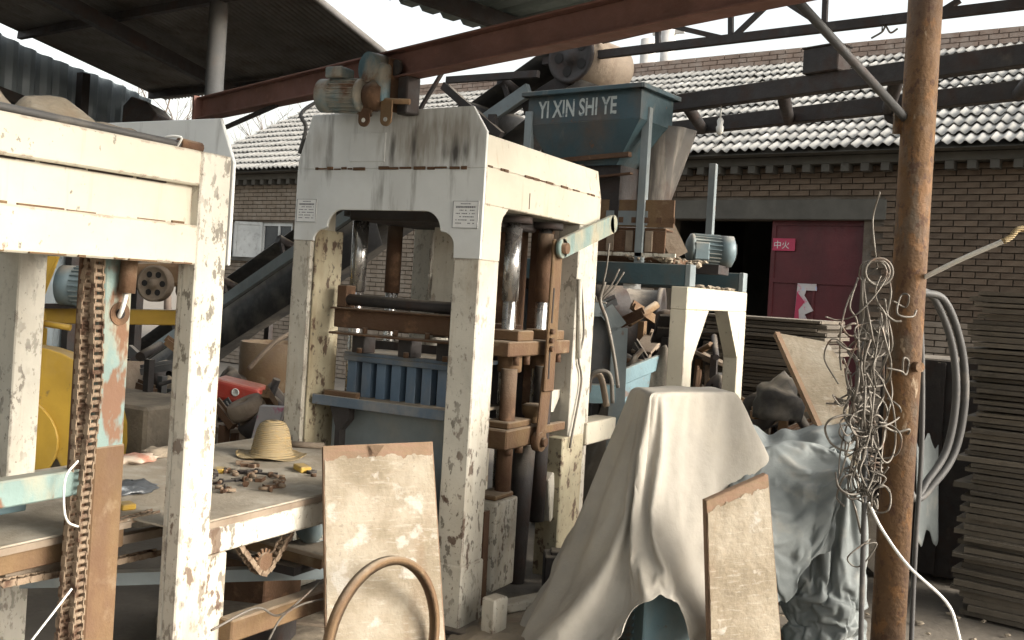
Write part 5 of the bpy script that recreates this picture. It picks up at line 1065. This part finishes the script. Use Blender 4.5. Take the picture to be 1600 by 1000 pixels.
sc_ = onZ(1507, 955, 0); stack((sc_.x+.46, sc_.y+.12, 0), math.radians(-9), .92, .55, 57, .0308, 3, 'weathered grey wooden pallet in the tall stack by the hoses', 'pallets in the tall stack')
sc2 = onZ(1200, 800, 0); sd_b = atD(1196, 560, 8.0); stack((sd_b.x+.05, sd_b.y, 0), math.radians(-8), .98, .6, 49, .031, 4, 'weathered grey wooden pallet in the stack before the garage', 'pallets in the garage stack')
# ================================================================ BACKGROUND MACHINES AND CLUTTER
ym = thing('yellow_mixer', 'yellow mixer frame with curved belt guard, motor and drive pulley', 'mixer', (atD(150, 600, 6.6).x, atD(150, 600, 6.6).y, 0))
D = 6.4
def P(px, py, d=D): return atD(px, py, d)
q = MB(); q.bar(P(40, 492), P(330, 497, 6.6), .10, .10); part('frame_beam', q, m_yellow, ym, bevel=.006)
q = MB(); a = P(62, 380); q.bar(P(55, 470), P(88, 385), .05, .07); part('diagonal', q, m_yellow, ym)
for px in (60, 172):
    a = P(px, 500, D+.02); q = MB(); q.bar((a.x, a.y, 0), (a.x, a.y, a.z-.05), .08, .08, (1,0,0)); part('leg', q, m_yellow, ym)
motor(ym, P(92, 445, 6.2), (.88, .47, 0), .34, .125, m_motor)
q = MB(); q.bar(P(60, 478, 6.3), P(160, 478, 6.3), .2, .03); part('motor_bed', q, m_dark, ym)
pc = P(240, 443, 6.25); pn = -_f+_r*-.25; pn.normalize()
q = MB(); q.lathe(pc, pn, [(-.05,.105),(-.05,.115),(-.035,.098),(-.02,.115),(-.005,.098),(.01,.115),(.01,.10),(0,.095),(0,.03),(.02,.028),(.02,0)], 36); pu = part('pulley', q, m_wood, ym)
pa = pn.cross(UZ).normalized(); pb2 = pa.cross(pn)
for i in range(6):
    t = i*math.pi/3; c_ = pc+pa*(.064*math.cos(t))+pb2*(.064*math.sin(t))+pn*.001; q = MB(); q.cyl(c_, c_+pn*.003, .020, n=12); part('pulley_hole', q, m_black, pu)
q = MB(); q.bar(P(200, 430, 6.35), P(290, 428, 6.5), .2, .16); q.bar(P(280, 440, 6.5), P(330, 445, 6.6), .25, .2); part('gear_case', q, m_orange, ym, bevel=.03, seg=2)
q = MB(); q.cyl(P(50, 500, 6.1), P(66, 500, 6.1), .06, n=18); q.cyl(P(66, 505, 6.1), P(110, 512, 6.1), .02, n=12); part('shaft', q, m_yellow, ym)
# curved guard: thick plate with a round cut
gp_ = P(85, 650, 5.8); gx_, gz_ = _r, UZ
def gpt(x, z): return gp_+_r*x*1.35+UZ*z*1.25
out = [gpt(-.3, -.30)]+[gpt(-.12+.40*math.cos(math.radians(a)), -.10+.42*math.sin(math.radians(a))) for a in range(120, 9, -10)]+[gpt(.28, -.12), gpt(.26, -.36), gpt(.10, -.36), gpt(.02, -.20), gpt(-.14, -.24)]
q = MB(); q.prism(out, _f*.16); part('belt_guard', q, m_yellow, ym, bevel=.01, seg=2)
q = MB(); q.prism([gpt(-.25+.28*math.cos(math.radians(a)), -.13+.24*math.sin(math.radians(a)))-_f*.02 for a in range(90, -60, -12)]+[gpt(-.3, -.3)-_f*.02], _f*.019); part('guard_cover', q, m_yellow, ym, bevel=.006)
# lower mixer trough seen behind the table
q = MB(); q.box(P(180, 660, 6.6)-V((.4,.2,.7)), P(250, 625, 6.6)+V((.25,.3,0))); part('trough', q, m_sand, ym, bevel=.02)
# second crossed frame with round idlers
xf = thing('crossed_frame', 'dark crossed steel frame standing before the conveyor foot', 'frame', P(240, 620, 8.2))
for a, b in (((200, 545), (285, 620)), ((205, 630), (285, 548)), ((196, 580), (290, 600))):
    q = MB(); q.bar(P(*a, 8.2), P(*b, 8.1), .05, .08); part('bar', q, m_steelgrey, xf)
for px in (203, 283):
    a = P(px, 560, 8.2); q = MB(); q.bar((a.x, a.y, 0), a, .06, .06, (1,0,0)); part('leg', q, m_dark, xf)
# red engine-like housing with scrap round it
rm_ = P(376, 612, 7.2)
re = thing('red_engine', 'dusty red engine housing half buried among scrap behind the table', 'engine', (rm_.x, rm_.y, 0))
q = MB(); q.obox(rm_, _r*.17-UZ*.03, _f*.14, UZ*.075); part('tank', q, m_redp, re, bevel=.03, seg=3)
q = MB(); c_ = rm_-_f*.142+UZ*.01; q.lathe(c_, -_f, [(0,.028),(.004,.028),(.004,.020),(0,.018)], 20); part('badge', q, m_white, re)
q = MB(); q.obox(rm_-UZ*.2, _r*.16, _f*.14, UZ*.13); part('crankcase', q, m_dark, re, bevel=.03, seg=2)
q = MB(); q.obox(V((rm_.x, rm_.y, (rm_.z-.33)/2)), _r*.14, _f*.12, UZ*(rm_.z-.33)/2); part('bed', q, m_wood, re)
q = MB(); q.lathe(P(418, 645, 7.05), -_f, [(0,0),(0,.13),(.04,.14),(.06,.11),(.06,.03),(.08,.03),(.08,0)], 28); part('flywheel', q, m_dark, re)
# rusty drum
rd_ = P(432, 570, 7.9)
q = MB(); q.lathe((rd_.x, rd_.y, 0), (0,0,1), [(0,.0),(0,.29),(.3,.29),(.31,.30),(.33,.29),(.6,.29),(.61,.30),(.63,.29),(rd_.z+.18,.29),(rd_.z+.18,.27),(rd_.z+.1,.27),(rd_.z+.1,0)], 32); single('rusty_drum', q, m_orange, 'rusty open steel drum below the conveyor', 'drum', (rd_.x, rd_.y, 0))
q = MB(); q.tube(spline([P(388, 577, 7.4), P(410, 553, 7.4), P(432, 533, 7.45), P(452, 522, 7.5)], 6), .02, 6); single('bent_bar', q, m_wood, 'curved wooden batten leaning on the rusty drum', 'batten', P(388, 577, 7.4))
# paper sack by the hat
q = MB(); a = P(420, 660, 6.0); q.obox(a, _r*.07, _f*.04, UZ*.10+_r*.02); single('cement_bag', q, m_paper, 'small grey paper bag standing behind the straw hat', 'bag', a-UZ*.1)
# dark skip / hopper in the far left shed
dk_ = P(228, 170, 9.0); q = MB(); q.prism([P(190, 190, 9), P(192, 165, 9), P(205, 150, 9), P(228, 158, 9), P(245, 178, 9), P(232, 200, 9), P(195, 215, 9)], _f*.5)
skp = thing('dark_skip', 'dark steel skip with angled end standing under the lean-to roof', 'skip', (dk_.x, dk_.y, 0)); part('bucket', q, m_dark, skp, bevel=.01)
for px in (200, 230):
    a = P(px, 200, 9.15); q = MB(); q.bar((a.x, a.y, 0), (a.x, a.y, a.z), .08, .08, (1,0,0)); part('leg', q, m_dark, skp)
# mixer drum + cyan frame behind the press
mx = thing('blue_guard_frame', 'blue bent steel guard frame with cyan drip tray behind the press', 'frame', (P(970, 600, 6.6).x, P(970, 600, 6.6).y, 0))
G = 6.3
q = MB()
pts = [P(920, 482, G), P(946, 482, G), P(968, 512, G), P(963, 640, G)]
for a, b in zip(pts[:-1], pts[1:]): q.bar(a, b, .10, .045, _f)
a = pts[-1]; q.bar(a, (a.x, a.y, 0), .10, .045, _f); part('bent_rail', q, m_greyblue, mx)
q = MB(); q.prism([P(922, 486, G+.02), P(944, 486, G+.02), P(962, 514, G+.02), P(957, 620, G+.02), P(922, 620, G+.02)], _f*.01); part('guard_sheet', q, m_steelgrey, mx)
q = MB(); q.bar(P(970, 590, 6.5), P(1052, 556, 7.0), .03, .10); part('tray_rim', q, m_cyan, mx, bevel=.004); q = MB(); q.prism([P(968, 600, 6.52), P(1050, 568, 7.02), P(1045, 625, 7.0), P(968, 650, 6.52)], _f*.02); part('tray', q, m_cyan, mx)
q = MB(); q.prism([P(905, 602, 6.2), P(962, 602, 6.2), P(962, 630, 6.2), P(905, 630, 6.2)], _f*.2); part('tray_end', q, m_cyan, mx)
q = MB(); q.tube(spline([P(920, 610, 6.1), P(925, 585, 6.05), P(945, 580, 6.05), P(955, 592, 6.05), P(957, 630, 6.05)], 6), .014, 8); part('bent_pipe', q, m_wire, mx)
q = MB(); q.tube(spline([P(918, 612, 6.15), P(922, 590, 6.1), P(938, 588, 6.1), P(948, 635, 6.1)], 6), .02, 8); part('bent_pipe', q, m_wood, mx)
pm = thing('pan_mixer', 'large dark rusty mixer drum in the shade behind the feeder stand', 'mixer', (P(985, 560, 8.5).x, P(985, 560, 8.5).y, 0))
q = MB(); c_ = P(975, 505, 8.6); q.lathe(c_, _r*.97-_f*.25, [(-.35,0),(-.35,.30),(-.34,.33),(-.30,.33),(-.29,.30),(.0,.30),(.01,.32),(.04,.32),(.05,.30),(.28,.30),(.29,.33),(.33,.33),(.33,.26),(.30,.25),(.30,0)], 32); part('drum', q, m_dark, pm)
q = MB(); c_ = P(945, 475, 8.2); q.lathe(c_, -_f, [(0,0),(0,.2),(.15,.2),(.15,.1),(.25,.1),(.25,0)], 24); part('gear_cover', q, m_dark, pm)
q = MB(); a = P(985, 560, 8.6); q.box((a.x-.35, a.y-.25, 0), (a.x+.4, a.y+.3, a.z)); part('base', q, m_rust, pm, bevel=.02)
for px, py in ((1036, 560),):
    q = MB(); q.lathe(P(px, py, 8.2), -_f+_r*.4, [(0,0),(0,.06),(.03,.065),(.03,.03),(.09,.03),(.09,0)], 18); part('hub', q, m_dark, pm)
q = MB(); q.tube(spline([P(945, 440, 6.0), P(938, 470, 6.0), P(948, 500, 5.98), P(960, 560, 5.98), P(966, 606, 5.98)], 8), .012, 6)
for a, b in (((938, 468), (968, 420)), ((936, 466), (952, 380)), ((932, 470), (922, 455)), ((940, 470), (975, 425)), ((948, 474), (925, 470))): q.tube(spline([P(*a, 6.0), P((a[0]+b[0])/2+3, (a[1]+b[1])/2, 6.0), P(*b, 6.0)], 5), .006, 6)
single('cable_bunch', q, m_wire, 'bunch of loose brown cables hanging from the blue channel', 'cable', P(948, 480, 6.0))
q = MB(); q.prism([P(974, 436, 6.3), P(1002, 438, 6.3), P(1001, 452, 6.3), P(974, 450, 6.3)], _f*.01); single('white_tag', q, m_label, 'small white plate hanging under the blue channel', 'plate', P(988, 438, 6.3))
# heaps
rr = random.Random(5)
def heap(px0, px1, py0, py1, d0, d1, n): return [atD(rr.uniform(px0, px1), rr.uniform(py0, py1), rr.uniform(d0, d1)) for _ in range(n)]
def mound(name, mt, label, c, ext, seed, cat='heap'):
    q = MB(); c = V(c)
    def f(u, v):
        a = 2*math.pi*u; r = v; h = (1-r*r)*(1+.45*noise.noise(V((math.cos(a)*r*3+seed, math.sin(a)*r*3, 0))))+.16*noise.noise(V((math.cos(a)*r*9+seed, math.sin(a)*r*9, 5)))
        return c+V((ext[0]*r*math.cos(a), ext[1]*r*math.sin(a), max(-.01, ext[2]*h)))
    q.grid(48, 22, f, wrap=True); return single(name, q, mt, label, cat, c, kind='stuff')
a = P(1010, 640, 7.0); mound('rubble_heap', m_ground, 'heap of rubble and sand behind the tarp', (a.x, a.y, 0), (.8, .7, 1.0), 3)
a = P(1130, 620, 7.2); mound('rubble_heap', m_sand, 'low dusty heap under the feeder stand', (a.x, a.y, 0), (.7, .6, .62), 8)
a = P(1250, 640, 6.6); mound('rubble_heap', m_ground, 'brown heap of scrap behind the sacks', (a.x, a.y, 0), (.75, .5, .9), 12)
a = P(380, 660, 7.6); mound('scrap_heap', m_dark, 'dark scrap heap behind the table under the conveyor', (a.x, a.y, 0), (1.1, .8, .75), 15)
a = P(250, 640, 7.6); mound('scrap_heap', m_sand, 'pale sandy heap behind the yellow mixer', (a.x, a.y, 0), (1.0, .7, .72), 19)
# rusty sheet folded over heap beside stand
lump('tire_piece', P(1215, 655, 6.0), (.14, .12, .16), m_rubber, 'dusty torn rubber piece on the heap behind the sacks', 'rubber', 9, .4, 4)
# ground debris at the press foot
def gp2(px, py): return onZ(px, py, 0)
for i, (px, py, L_, w_, ang, mt, lb) in enumerate(((790, 965, .45, .09, 50, m_chip, 'broken pale timber lying at the foot of the press'), (770, 1000, .10, .08, 80, m_chip, 'short pale stump beside the press foot'), (830, 985, .5, .07, 35, m_wood, 'grey plank on the floor beside the tarp hem'), (450, 985, .6, .05, 20, m_wood, 'dark batten on the floor under the table'))):
    a = gp2(px, py); q = MB(); d = V((math.cos(math.radians(ang)), math.sin(math.radians(ang)), .12 if i == 0 else 0)); s_ = V((-d.y, d.x, 0)); h = .05 if i != 1 else .2
    q.obox(a+UZ*(h/2+(.03 if i == 0 else 0)), d*L_/2, s_*w_/2, UZ*h/2); single('timber', q, mt, lb, 'timber', a, bevel=.008)
rubble('floor_rubble', m_sand, 'small cement crumbs scattered over the yard floor', 'rubble', [gp2(rr.uniform(380, 1000), rr.uniform(930, 1080)) for _ in range(160)]+[gp2(rr.uniform(1200, 1600), rr.uniform(940, 1080)) for _ in range(70)], .004, .022, 8, (-2, 3.6, 0))
q = MB(); q.tube(spline([onX(330, 985, -2.3), onX(400, 950, -2.3), onX(440, 960, -2.35), onX(505, 905, -2.4)], 8)+[], .004, 6); q.tube(spline([onX(420, 1000, -2.3), onX(440, 965, -2.3), onX(470, 945, -2.35), onX(508, 935, -2.4)], 8), .004, 6); single('loose_cable', q, m_wire, 'pale loose cable drooping below the table', 'cable', onX(420, 1000, -2.3))

# dark box added to stand in for the gap's shade, and torn sheet
b_ = P(1478, 760, 6.3); bn = thing('shade_filler', 'dark box added to fill the shaded gap between hoses and pallet stack', 'bin', (b_.x, b_.y, 0))
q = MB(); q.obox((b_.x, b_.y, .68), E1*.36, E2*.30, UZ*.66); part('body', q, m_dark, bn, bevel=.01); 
for k_ in (-.3, 0, .3):
    q = MB(); q.obox((b_+E1*k_-E2*.305).to_2d().to_3d()+UZ*.68, E1*.025, E2*.012, UZ*.64); part('rib', q, m_dark, bn)
q = MB(); q.grid(20, 16, lambda u, v: P(1432+34*u, 690+150*v+12*math.sin(u*9), 5.2+.25*u)+UZ*(.02*noise.noise(V((u*6, v*6, 2))))); single('torn_sheet', q, m_bag, 'torn grey plastic sheet hanging behind the drop hose', 'sheet', P(1448, 830, 5.2), solid=.003)

# loose scrap under the table and round the press foot
rr = random.Random(77)
for i, (a, b, r_, lb) in enumerate((((-3.3, 2.9, .03), (-2.66, 3.4, .03), .018, 'rusty pipe lying on the floor under the table'), ((-3.1, 3.5, .05), (-2.7, 2.75, .30), .014, 'thin rod propped under the table'), ((-2.2, 4.55, .02), (-2.02, 5.1, .30), .02, 'short pipe leaning beside the press'), ((-2.25, 4.3, .02), (-2.15, 4.75, .02), .025, 'rusty tube on the floor by the lift cylinders'))):
    q = MB(); q.cyl(V(a), V(b), r_, n=12); single('scrap_pipe', q, m_rust if i % 2 == 0 else m_wire, lb, 'pipe', a, 'scrap pipes')
for i, (x, y, L_, w_, h, an, lb) in enumerate(((-3.0, 3.2, .5, .3, .16, 20, 'dark toolbox-sized steel block under the table'), (-2.95, 2.7, .35, .22, .10, -15, 'low rusty steel block under the table beside the brace'), (-2.22, 4.9, .22, .16, .20, 30, 'square steel offcut beside the lift cylinders'), (-3.35, 3.7, .4, .3, .3, 5, 'upright steel block at the back of the table'))):
    q = MB(); d = V((math.cos(math.radians(an)), math.sin(math.radians(an)), 0)); s_ = V((-d.y, d.x, 0)); q.obox((x, y, h/2), d*L_/2, s_*w_/2, UZ*h/2); q.obox((x, y, h+.008), d*L_*.35, s_*w_*.3, UZ*.012); single('steel_block', q, m_dark if i % 2 == 0 else m_rust, lb, 'block', (x, y, 0), 'steel offcuts', bevel=.006)
a = onZ(425, 985, 0); mound('dust_drift', m_sand, 'drift of cement dust on the floor under the table', (a.x, a.y, 0), (.6, .4, .05), 23)
a = onZ(830, 1000, 0); mound('dust_drift', m_sand, 'drift of cement dust between press foot and tarp', (a.x, a.y, 0), (.35, .5, .06), 29)

# dense scrap behind the press, under the stand and beside the yellow mixer
def scrap(zone, n, d0, d1, seed, label, group, cat='scrap'):
    rr = random.Random(seed)
    for i in range(n):
        p = atD(rr.uniform(zone[0], zone[1]), rr.uniform(zone[2], zone[3]), rr.uniform(d0, d1)); d = V((rr.uniform(-1,1), rr.uniform(-1,1), rr.uniform(-.5,.9))).normalized(); k_ = i % 4; mt = (m_rust, m_dark, m_wood, m_steelgrey, m_orange)[i % 5]
        q = MB(); L_ = rr.uniform(.18, .5)
        if k_ == 0: q.bar(p-d*L_/2, p+d*L_/2, .05, .05); q.bar(p-d*L_/2+V((0,0,.026)), p+d*L_/2+V((0,0,.026)), .012, .05)
        elif k_ == 1: q.cyl(p-d*L_/2, p+d*L_/2, rr.uniform(.015,.035), n=12)
        elif k_ == 2: q.lathe(p, d, [(-.05,.03),(-.05,.11),(-.02,.12),(.02,.12),(.05,.11),(.05,.03),(-.05,.03)], 20)
        else: a_ = d.cross(UZ).normalized(); q.obox(p, d*L_*.45, a_*L_*.3, d.cross(a_)*.012); q.obox(p+d.cross(a_)*.02, d*L_*.1, a_*L_*.28, d.cross(a_)*.012)
        g_ = (p.z-.06); q.bar((p.x, p.y, 0), (p.x, p.y, max(.03, g_)), .05, .05, (1,0,0))
        single('scrap_piece', q, mt, label, cat, (p.x, p.y, 0), group)
scrap((925, 1045, 470, 630), 18, 7.0, 8.0, 41, 'scrap machine part piled behind the press and cyan tray', 'scrap behind the press')
scrap((1085, 1150, 540, 640), 10, 7.3, 8.0, 43, 'scrap metal piece lying under the cream feeder stand', 'scrap under the feeder stand')
scrap((195, 290, 545, 690), 14, 6.9, 8.0, 47, 'scrap metal piece heaped beside the yellow mixer', 'scrap beside the yellow mixer')
scrap((345, 445, 620, 690), 10, 6.2, 7.0, 49, 'scrap metal piece behind the table near the red engine', 'scrap by the red engine')
scrap((1180, 1290, 610, 680), 8, 6.0, 6.6, 53, 'scrap metal piece on the heap behind the sacks', 'scrap behind the sacks')
rr = random.Random(61)
for i in range(14):
    px, py = rr.uniform(325, 490), rr.uniform(722, 775)
    if py > 800-(px-320)*.25: continue
    p = onZ(px, py, TZ); q = MB(); r_ = rr.uniform(.012, .024)
    if i % 2: q.lathe(p, (0,0,1), [(0,r_*.5),(0,r_),(.014,r_),(.014,r_*.5),(0,r_*.5)], 6 if i % 4 == 1 else 18)
    else: a_ = rr.uniform(0, 6.28); q.obox(p+UZ*.008, V((math.cos(a_), math.sin(a_), 0))*rr.uniform(.02,.05), V((-math.sin(a_), math.cos(a_), 0))*.014, UZ*.008)
    single('metal_part', q, (m_rust, m_chain, m_dark)[i % 3], 'small loose nut or metal plate on the dusty table', 'part', p, 'small metal parts on the table')
